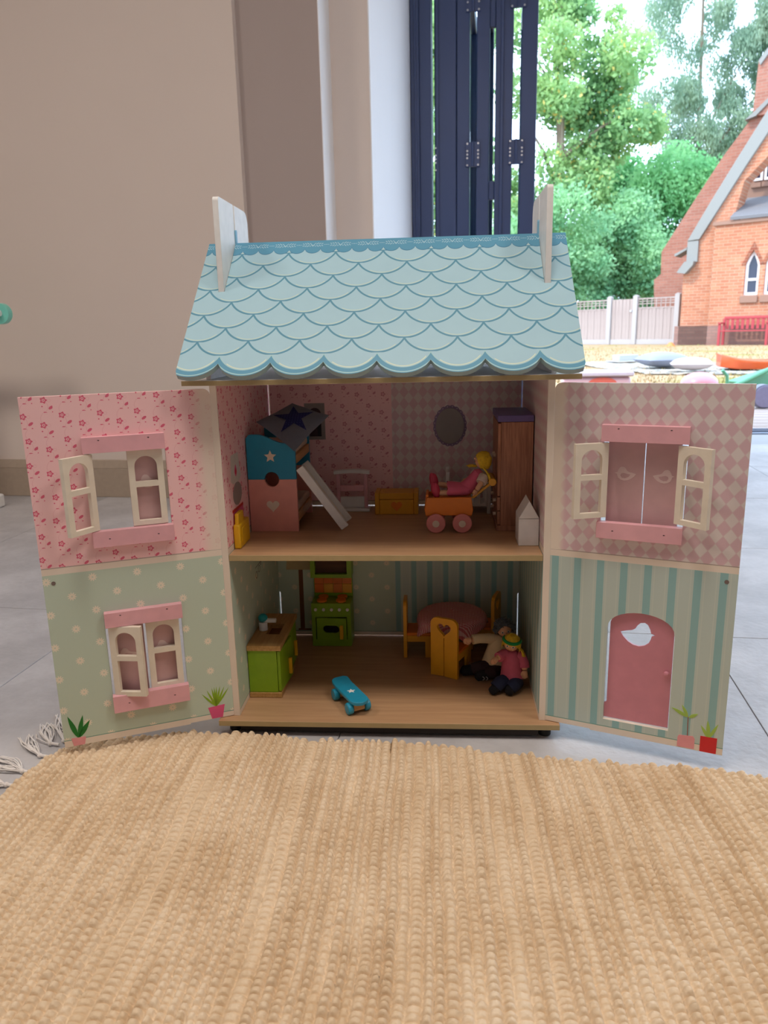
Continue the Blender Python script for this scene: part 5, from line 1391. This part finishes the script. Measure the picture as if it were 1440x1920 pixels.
MB().prism([(-0.06, 3.12), (-0.06, 3.21), (0.5, 3.21), (0.5, 3.12)], 'yz', 0.38, 3.2).build('eave_board', M_stone, church)
MB().prism([(-0.10, 3.215), (1.6, 3.90), (1.6, 3.98), (-0.10, 3.295)], 'yz', 0.82, 3.3).build('aisle_roof', material('grey_roof_tiles', lambda b: dict(color=b.mix(b.ss(b.fr(b.y/0.15), 0.0, 0.5), (70, 70, 74), (112, 110, 112))), 0.9), church)
MB().prism([(0.49, 3.3), (0.52, 3.7), (0.72, 4.5), (1.3, 5.15), (2.3, 6.6), (3.3, 6.6), (3.3, 3.3)], 'xz', 1.5, 1.79).build('clerestory', M_stone, church)
for x0 in (0.95, 1.22):
    wn = lancet(x0, x0+0.22, 4.35, 4.85, 5.12)
    f = MB().prism(wn, 'xz', 1.42, 1.50, [lancet(x0+0.05, x0+0.17, 4.41, 4.83, 5.03)]).build('window', M_frame, church)
    MB().prism(lancet(x0+0.03, x0+0.19, 4.38, 4.84, 5.08), 'xz', 1.45, 1.465).build('pane', M_pane, f)
    MB().box(x0-0.05, x0+0.20, 1.40, 1.5, 4.18, 4.30).build('window_sill', M_stone, church)

# red bench
bn = thing('park_bench', 'red wooden park bench standing against the church wall', 'bench', (8.05, 20.05, -0.03), cz_)
M_bred = paint('red_bench_paint', (160, 54, 60), 0.6)
bn.location = (8.08, 19.95, -0.03)
for k in range(4): MB().box(-0.58, 0.58, -0.24+k*0.11, -0.15+k*0.11, 0.36, 0.39).build('seat_slat', M_bred, bn, bevel=0.005)
for k in range(9): MB().box(-0.53+k*0.125, -0.46+k*0.125, 0.205, 0.225, 0.42, 0.68).build('back_slat', M_bred, bn)
MB().box(-0.58, 0.58, 0.19, 0.24, 0.68, 0.75).build('top_rail', M_bred, bn, bevel=0.008)
for s in (-1, 1):
    MB().box(s*0.58-0.03, s*0.58+0.03, -0.25, -0.19, 0, 0.56).build('leg', M_bred, bn, bevel=0.005)
    MB().box(s*0.58-0.03, s*0.58+0.03, 0.19, 0.25, 0, 0.70).build('leg', M_bred, bn, bevel=0.005)
    MB().box(s*0.58-0.035, s*0.58+0.035, -0.28, 0.19, 0.56, 0.60).build('armrest', M_bred, bn, bevel=0.005)

# things lying on the lawn
GZ = -0.03
def quilt():
    mb = MB(); n = 26
    for i in range(n+1):
        for j in range(n+1):
            u, v = i/n, j/n
            p = (Vector((2.05, 12.0, 0))*(1-u)*(1-v) + Vector((2.60, 8.35, 0))*u*(1-v) + Vector((3.75, 8.0, 0))*u*v + Vector((4.3, 10.6, 0))*(1-u)*v)
            mb.v.append((p.x+0.04*math.sin(9*v), p.y+0.05*math.sin(7*u), GZ+0.012+0.02*abs(math.sin(13*u+3*v)*math.sin(8*v-5*u))))
    for i in range(n):
        for j in range(n): mb.f.append((i*(n+1)+j, (i+1)*(n+1)+j, (i+1)*(n+1)+j+1, i*(n+1)+j+1)); mb.mi.append(0)
    return mb
M_quilt = material('speckled_blanket', lambda b: b.mix(b.ss(b.noise(9, 4), 0.45, 0.55), (176, 168, 156), (122, 118, 110)), 0.95)
o = quilt().build('blanket', M_quilt); o.modifiers.new('thick', 'SOLIDIFY').thickness = 0.01
tag(o, 'speckled grey and cream blanket spread on the dry lawn', 'blanket')
def big_cushion(name, label, loc, sx, sy_, sz, rz, rgb, tilt=0.0):
    mb = MB(); n = 14; g = {}
    for side in (1, -1):
        for i in range(n+1):
            for j in range(n+1):
                u, v = 2*i/n-1, 2*j/n-1; e = (1-u*u)*(1-v*v)
                if side == -1 and (abs(u) == 1 or abs(v) == 1): g[side, i, j] = g[1, i, j]; continue
                g[side, i, j] = len(mb.v); mb.v.append((u*sx*(1-0.06*(1-v*v)), v*sy_*(1-0.06*(1-u*u)), sz + side*sz*max(0, e)**0.42))
        for i in range(n):
            for j in range(n):
                q = [g[side, i, j], g[side, i+1, j], g[side, i+1, j+1], g[side, i, j+1]]; mb.f.append(tuple(q if side > 0 else q[::-1])); mb.mi.append(0)
    o = mb.build(name, fabric(name+'_'+label.split()[0], rgb), None, loc=loc, rot=(tilt, 0, rz)); return tag(o, label, 'cushion')
big_cushion('floor_cushion', 'blue grey floor cushion on the blanket', (3.04, 9.50, GZ+0.034), 0.29, 0.26, 0.10, 0.2, (136, 140, 156))
big_cushion('floor_cushion', 'white pinkish floor cushion lapping over the blue grey one', (3.15, 8.62, GZ+0.036), 0.25, 0.20, 0.078, -0.25, (204, 190, 192), 0.0)
MB_ = MB()
def sledge():
    mb = MB(); n = 16; prof = []
    sec = [(-0.26, 0.13), (-0.25, 0.16), (-0.22, 0.16), (-0.19, 0.05), (0.19, 0.05), (0.22, 0.16), (0.25, 0.16), (0.26, 0.13), (0.22, 0.0), (-0.22, 0.0)]
    N = len(sec)
    for i in range(n+1):
        t = i/n; x = -0.55+1.1*t; lift = 0.03*max(0, 1-t/0.25)**2; wv = 1-0.35*max(0, 1-t/0.2)**2; hh = 1-0.35*math.sin(PI*t)
        for (y, z) in sec: mb.v.append((x, y*wv, z*hh+lift))
    for i in range(n):
        for k in range(N): mb.f.append((i*N+k, i*N+(k+1) % N, (i+1)*N+(k+1) % N, (i+1)*N+k)); mb.mi.append(0)
    mb.f += [tuple(range(N)), tuple(range(n*N, (n+1)*N))]; mb.mi += [0, 0]
    return mb
o = sledge().build('plastic_sledge', paint('orange_plastic', (206, 90, 48), 0.35), None, bevel=0.01, loc=(4.12, 8.85, GZ+0.030), rot=(0, 0, -0.15))
tag(o, 'orange plastic sledge lying on the lawn at the right', 'sledge')
bx_ = thing('storage_box', 'pale pink plastic storage box with a red oval behind the open panel', 'storage box', (1.46, 5.95, GZ), -0.1)
M_box = material('milky_pink_plastic', (196, 160, 168), 0.3)
MB().box(-0.29, 0.29, -0.17, 0.17, 0, 0.160).build('tub', M_box, bx_, bevel=0.03, seg=3)
MB().box(-0.31, 0.31, -0.19, 0.19, 0.161, 0.205).build('lid', paint('white_plastic', (190, 178, 188), 0.3), bx_, bevel=0.012)
MB().prism([(0.05+0.12*math.cos(t), 0.105+0.05*math.sin(t)) for t in [2*PI*i/24 for i in range(24)]], 'xz', -0.1725, -0.1695).build('oval_panel', paint('coral_plastic', (200, 96, 82), 0.4), bx_)
o = MB().ball((0, 0, 0.1), (0.15, 0.15, 0.1), 24, 14).build('pink_bowl', paint('light_pink_plastic', (196, 132, 142), 0.35), None, loc=(2.24, 5.55, GZ)); tag(o, 'light pink upturned plastic bowl behind the right open panel', 'bowl')
o = MB().prism([(0.17*math.cos(t), 0.17*math.sin(t)) for t in [2*PI*i/32 for i in range(32)]], 'xy', 0, 0.03).build('blue_lid', paint('pale_blue_plastic', (120, 136, 172), 0.35), None, bevel=0.008, loc=(2.33, 5.10, GZ+0.0005)); tag(o, 'pale blue round plastic lid beside the pink bowl', 'lid')
gs = thing('garden_toy', 'green toy wheelbarrow lying by the deck at the right edge', 'garden toy', (2.74, 5.95, GZ), 0.25)
M_gp = paint('green_plastic', (84, 146, 116), 0.45)
MB().tube([(-0.16, 0, 0.02), (0.0, 0, 0.075), (0.3, 0, 0.2)], 0.022, 10).build('long_arm', M_gp, gs)
MB().tube([(-0.14, 0.0, 0.04), (-0.15, 0.0, 0.14), (-0.20, 0.0, 0.19)], 0.015, 10).build('grip', M_gp, gs)
MB().prism([(0.05, 0.015), (0.36, 0.015), (0.42, 0.19), (0.0, 0.08)], 'xz', 0.03, 0.22).build('tray', M_gp, gs, bevel=0.01)
MB().cyl((0.42, 0.02, 0.09), (0.42, 0.2, 0.09), 0.09, 24).build('wheel', paint('pale_grey_plastic', (198, 196, 206), 0.4), gs, bevel=0.01)
dk = thing('toy_disc', 'pale lilac round toy drum standing on edge on the wooden deck', 'toy drum', (2.245, 4.29, -0.0025), 0.0)
MB().cyl((0, -0.04, 0.080), (0, 0.04, 0.080), 0.080, 40).build('shell', paint('grey_plastic', (128, 126, 142), 0.4), dk, bevel=0.005)
MB().cyl((0, -0.045, 0.080), (0, -0.039, 0.080), 0.072, 40).build('skin', paint('lilac_plastic', (160, 154, 184), 0.4), dk, bevel=0.003)
o = MB().ball((0, 0, 0.04), (0.12, 0.08, 0.04), 16, 10).build('yellow_bean_bag', fabric('yellow_cloth', (190, 176, 84)), None, loc=(2.60, 5.30, GZ)); tag(o, 'small yellow bean bag behind the lilac drum', 'bean bag')
o = MB().add([(0.16*math.cos(t)*k, 0.16*math.sin(t)*k, z) for k, z in ((1, 0), (0.25, 0.22)) for t in [2*PI*i/16 for i in range(16)]], [(i, (i+1) % 16, 16+(i+1) % 16, 16+i) for i in range(16)]+[tuple(range(16, 32)), tuple(range(15, -1, -1))]).build('small_cone', paint('orange_cone_plastic', (242, 120, 60), 0.5), None, loc=(6.30, 20.3, GZ)); o.scale = (0.8, 0.8, 0.5); tag(o, 'small orange cone at the foot of the fence', 'cone')
o = MB().box(-0.22, 0.22, -0.16, 0.16, 0, 0.012).box(-0.10, 0.25, -0.05, 0.14, 0.0125, 0.10).build('white_bag', fabric('white_cloth', (170, 170, 176)), None, bevel=0.02, loc=(2.95, 11.3, GZ+0.035), rot=(0, 0, 0.4)); tag(o, 'folded white bag at the far corner of the blanket', 'bag')

# trees
def leaf_mat(name, a, c, d=None, sc=0.8):
    def fn(b):
        k = b.mix(b.ss(b.noise(sc, 3), 0.38, 0.62), a, c)
        if d: k = b.mix(b.gt(b.noise(sc*5, 2), 0.66)*0.9, k, d)
        return k
    m = material(name, fn, 0.7, 0.2)
    nt = m.node_tree; p = nt.nodes['Principled BSDF']; out = nt.nodes['Material Output']
    tl_ = nt.nodes.new('ShaderNodeBsdfTranslucent'); mx = nt.nodes.new('ShaderNodeMixShader'); mx.inputs[0].default_value = 0.45
    src = p.inputs['Base Color'].links[0].from_socket
    nt.links.new(src, tl_.inputs[0]); nt.links.new(p.outputs[0], mx.inputs[1]); nt.links.new(tl_.outputs[0], mx.inputs[2]); nt.links.new(mx.outputs[0], out.inputs[0])
    return m
M_bark = woodmat('tree_bark', (110, 92, 76), (150, 134, 116), 2, 0.95, 12)
def foliage(name, parent, clumps, n, size, mat, seed, droop=0.0, flat=0.6):
    """n small leaves scattered over ellipsoidal clumps (cx, cy, cz, rx, ry, rz)"""
    rs = np.random.RandomState(seed); cl = np.array(clumps, float)
    vol = cl[:, 3]*cl[:, 5]; pick = rs.choice(len(cl), n, p=vol/vol.sum())
    d = rs.normal(size=(n, 3)); d /= np.linalg.norm(d, axis=1)[:, None]
    rad = rs.uniform(0.35, 1.0, n)**0.6*rs.uniform(0.75, 1.30, n)
    p = cl[pick, :3] + d*cl[pick, 3:]*rad[:, None]
    if droop: p[:, 2] -= droop*rs.uniform(0, 1, n)**2
    a = rs.normal(size=(n, 3)); a /= np.linalg.norm(a, axis=1)[:, None]
    if droop: a = a*0.4 + np.array([0, 0, -1.0]); a /= np.linalg.norm(a, axis=1)[:, None]
    b = np.cross(a, rs.normal(size=(n, 3))); b /= np.linalg.norm(b, axis=1)[:, None]
    s = size*rs.uniform(0.6, 1.3, n)[:, None]
    v = np.stack([p-a*s, p+b*s*flat, p+a*s, p-b*s*flat], 1).reshape(-1, 3).astype(np.float32)
    me = bpy.data.meshes.new(name); me.vertices.add(4*n); me.vertices.foreach_set('co', v.ravel())
    me.loops.add(4*n); me.loops.foreach_set('vertex_index', np.arange(4*n, dtype=np.int32))
    me.polygons.add(n); me.polygons.foreach_set('loop_start', np.arange(0, 4*n, 4, dtype=np.int32)); me.polygons.foreach_set('loop_total', np.full(n, 4, dtype=np.int32))
    me.update(calc_edges=True); me.materials.append(mat)
    o = bpy.data.objects.new(name, me); COL.objects.link(o); o.parent = parent; o['kind'] = 'stuff'
    return o
def tree(label, base, trunk, clumps, n, size, mat, seed, group=None, droop=0.0, limbs=(), cat='tree', name='tree', flat=0.6):
    t = thing(name, label, cat, base, 0, group)
    if trunk:
        m_ = MB(); m_.tube([(0, 0, 0), (trunk[2]*0.3, 0, trunk[0]*0.4), (trunk[2], 0, trunk[0])], [trunk[1], trunk[1]*0.8, trunk[1]*0.35], 10)
        for (z, dx, dy, dz) in limbs: m_.tube([(trunk[2]*z/trunk[0], 0, z), (dx*0.5, dy*0.5, z+dz*0.6), (dx, dy, z+dz)], [trunk[1]*0.4, trunk[1]*0.25, trunk[1]*0.1], 7)
        m_.build('trunk', M_bark, t)
    foliage('foliage', t, clumps, n, size, mat, seed, droop, flat)
    return t
def clumps(rs_, n, cx, cz, rx, rz, ry, r0, r1):
    out = []
    for i in range(n):
        a_, q = rs_.uniform(0, 2*PI), math.sqrt(rs_.random())
        out.append((cx+rx*q*math.cos(a_), rs_.uniform(-ry, ry), cz+rz*q*math.sin(a_), *(lambda r: (r, r, r*0.8))(rs_.uniform(r0, r1))))
    return out
L_map = leaf_mat('maple_leaves', (130, 172, 116), (168, 200, 134), (226, 200, 118), 0.5)
L_dk = leaf_mat('dark_green_leaves', (122, 174, 130), (162, 206, 154), None, 0.7)
L_br = leaf_mat('bright_green_leaves', (116, 178, 118), (152, 204, 140), None, 0.6)
L_bi = leaf_mat('birch_leaves', (124, 152, 128), (158, 180, 152), None, 0.7)
r1_ = random.Random(21)
# maple left, spreading over the fence; nearer than the rest
cm = (clumps(r1_, 16, 0.9, 8.9, 2.3, 1.9, 1.2, 0.7, 1.2) + clumps(r1_, 12, -1.0, 11.6, 1.7, 2.6, 1.2, 0.6, 1.1) + clumps(r1_, 16, -0.6, 5.2, 1.9, 2.0, 1.2, 0.7, 1.1)
      + clumps(r1_, 10, 2.4, 7.6, 1.3, 1.2, 1.0, 0.4, 0.8) + clumps(r1_, 5, 1.2, 11.7, 0.9, 0.7, 0.6, 0.25, 0.5) + clumps(r1_, 8, 1.2, 5.8, 1.4, 0.8, 1.0, 0.4, 0.7))
tree('tall leafy maple with yellowing green leaves behind the fence at the left', (5.0, 31.5, GZ), (12.5, 0.26, -0.3), cm, 34000, 0.105, L_map, 1, limbs=((4, 2.0, 0.3, 3.0), (5.5, -1.6, 0, 3.0), (7, 2.4, -0.4, 1.6), (8.5, -1.2, 0.2, 2.2)))
tree('tall wispy birch with grey green hanging leaves behind the church', (13.3, 41.0, GZ), (16.5, 0.16, -0.5), clumps(r1_, 90, 0.2, 14.0, 3.6, 5.6, 1.6, 0.30, 0.85) + clumps(r1_, 50, 3.4, 12.5, 2.6, 4.6, 1.5, 0.4, 0.9), 84000, 0.09, L_bi, 2, droop=0.9, limbs=((5, 2.6, 0, 4.5), (7, -2.4, 0.4, 4.5), (9, 1.6, 0, 4.0), (6.5, 3.4, 0.3, 5.2), (8, 4.0, 0, 5.0)), flat=0.35)
tree('round bright green bush in front of the birch', (10.2, 33.6, GZ), (4.0, 0.14, 0.1), clumps(r1_, 34, 0.2, 5.0, 2.0, 2.3, 1.0, 0.7, 1.2), 30000, 0.085, L_br, 3, cat='bush', name='bush')
tree('dark green shrub above the gate of the fence', (7.0, 30.3, GZ), (2.6, 0.1, 0.0), clumps(r1_, 24, 0.0, 3.0, 1.4, 2.2, 0.8, 0.6, 1.0), 19000, 0.085, L_dk, 4, cat='bush', name='bush')
tree('dark green shrub against the church end of the fence', (9.2, 30.8, GZ), (2.4, 0.1, 0.0), clumps(r1_, 18, 0.0, 2.2, 1.3, 1.6, 0.8, 0.6, 0.9), 15000, 0.085, L_dk, 5, cat='bush', name='bush')
tree('dark green shrub behind the left fence panel', (4.2, 28.6, GZ), (2.6, 0.1, 0.0), clumps(r1_, 24, 0.0, 2.9, 1.7, 2.2, 0.8, 0.6, 1.0), 17000, 0.085, L_dk, 6, cat='bush', name='bush')
tree('mid green tree filling the gap between maple and bright bush', (7.8, 36.0, GZ), (6.0, 0.16, 0.2), clumps(r1_, 26, 0.2, 5.2, 1.9, 2.6, 1.0, 0.6, 1.1), 19000, 0.095, L_br, 7)
tree('leafy tree seen through the folded door leaves', (0.2, 31.5, GZ), (10, 0.22, 0.2), clumps(r1_, 26, -0.2, 6.5, 2.2, 5.5, 1.0, 0.8, 1.2), 16000, 0.13, L_map, 8)

# white and turquoise walker at the left edge of the picture
wk = thing('toy_walker', 'white toy walker with a turquoise rounded handle at the left edge by the wall', 'toy walker', (-1.39, 1.395, 0.0002), 0.0)
M_tq = paint('mint_plastic', (132, 222, 204), 0.35)
MB().box(-0.087, -0.047, 0.04, 0.08, 0, 0.045).box(-0.24, -0.088, 0.04, 0.08, 0.012, 0.045).build('foot', M_white, wk, bevel=0.006)
MB().box(-0.20, -0.16, -0.018, 0.060, 0.0455, 0.66).build('upright', M_white, wk, bevel=0.006)
MB().prism(rrect(-0.20, 0.128, 0.612, 0.676, 0.0318, 8), 'xz', -0.045, -0.0205).build('handle', M_tq, wk, bevel=0.004)
MB().tube([(-0.19, -0.054, 0.645), (0.098, -0.054, 0.645), (0.108, -0.054, 0.645)], [0.014, 0.014, 0.009], 14).build('peg', M_white, wk)
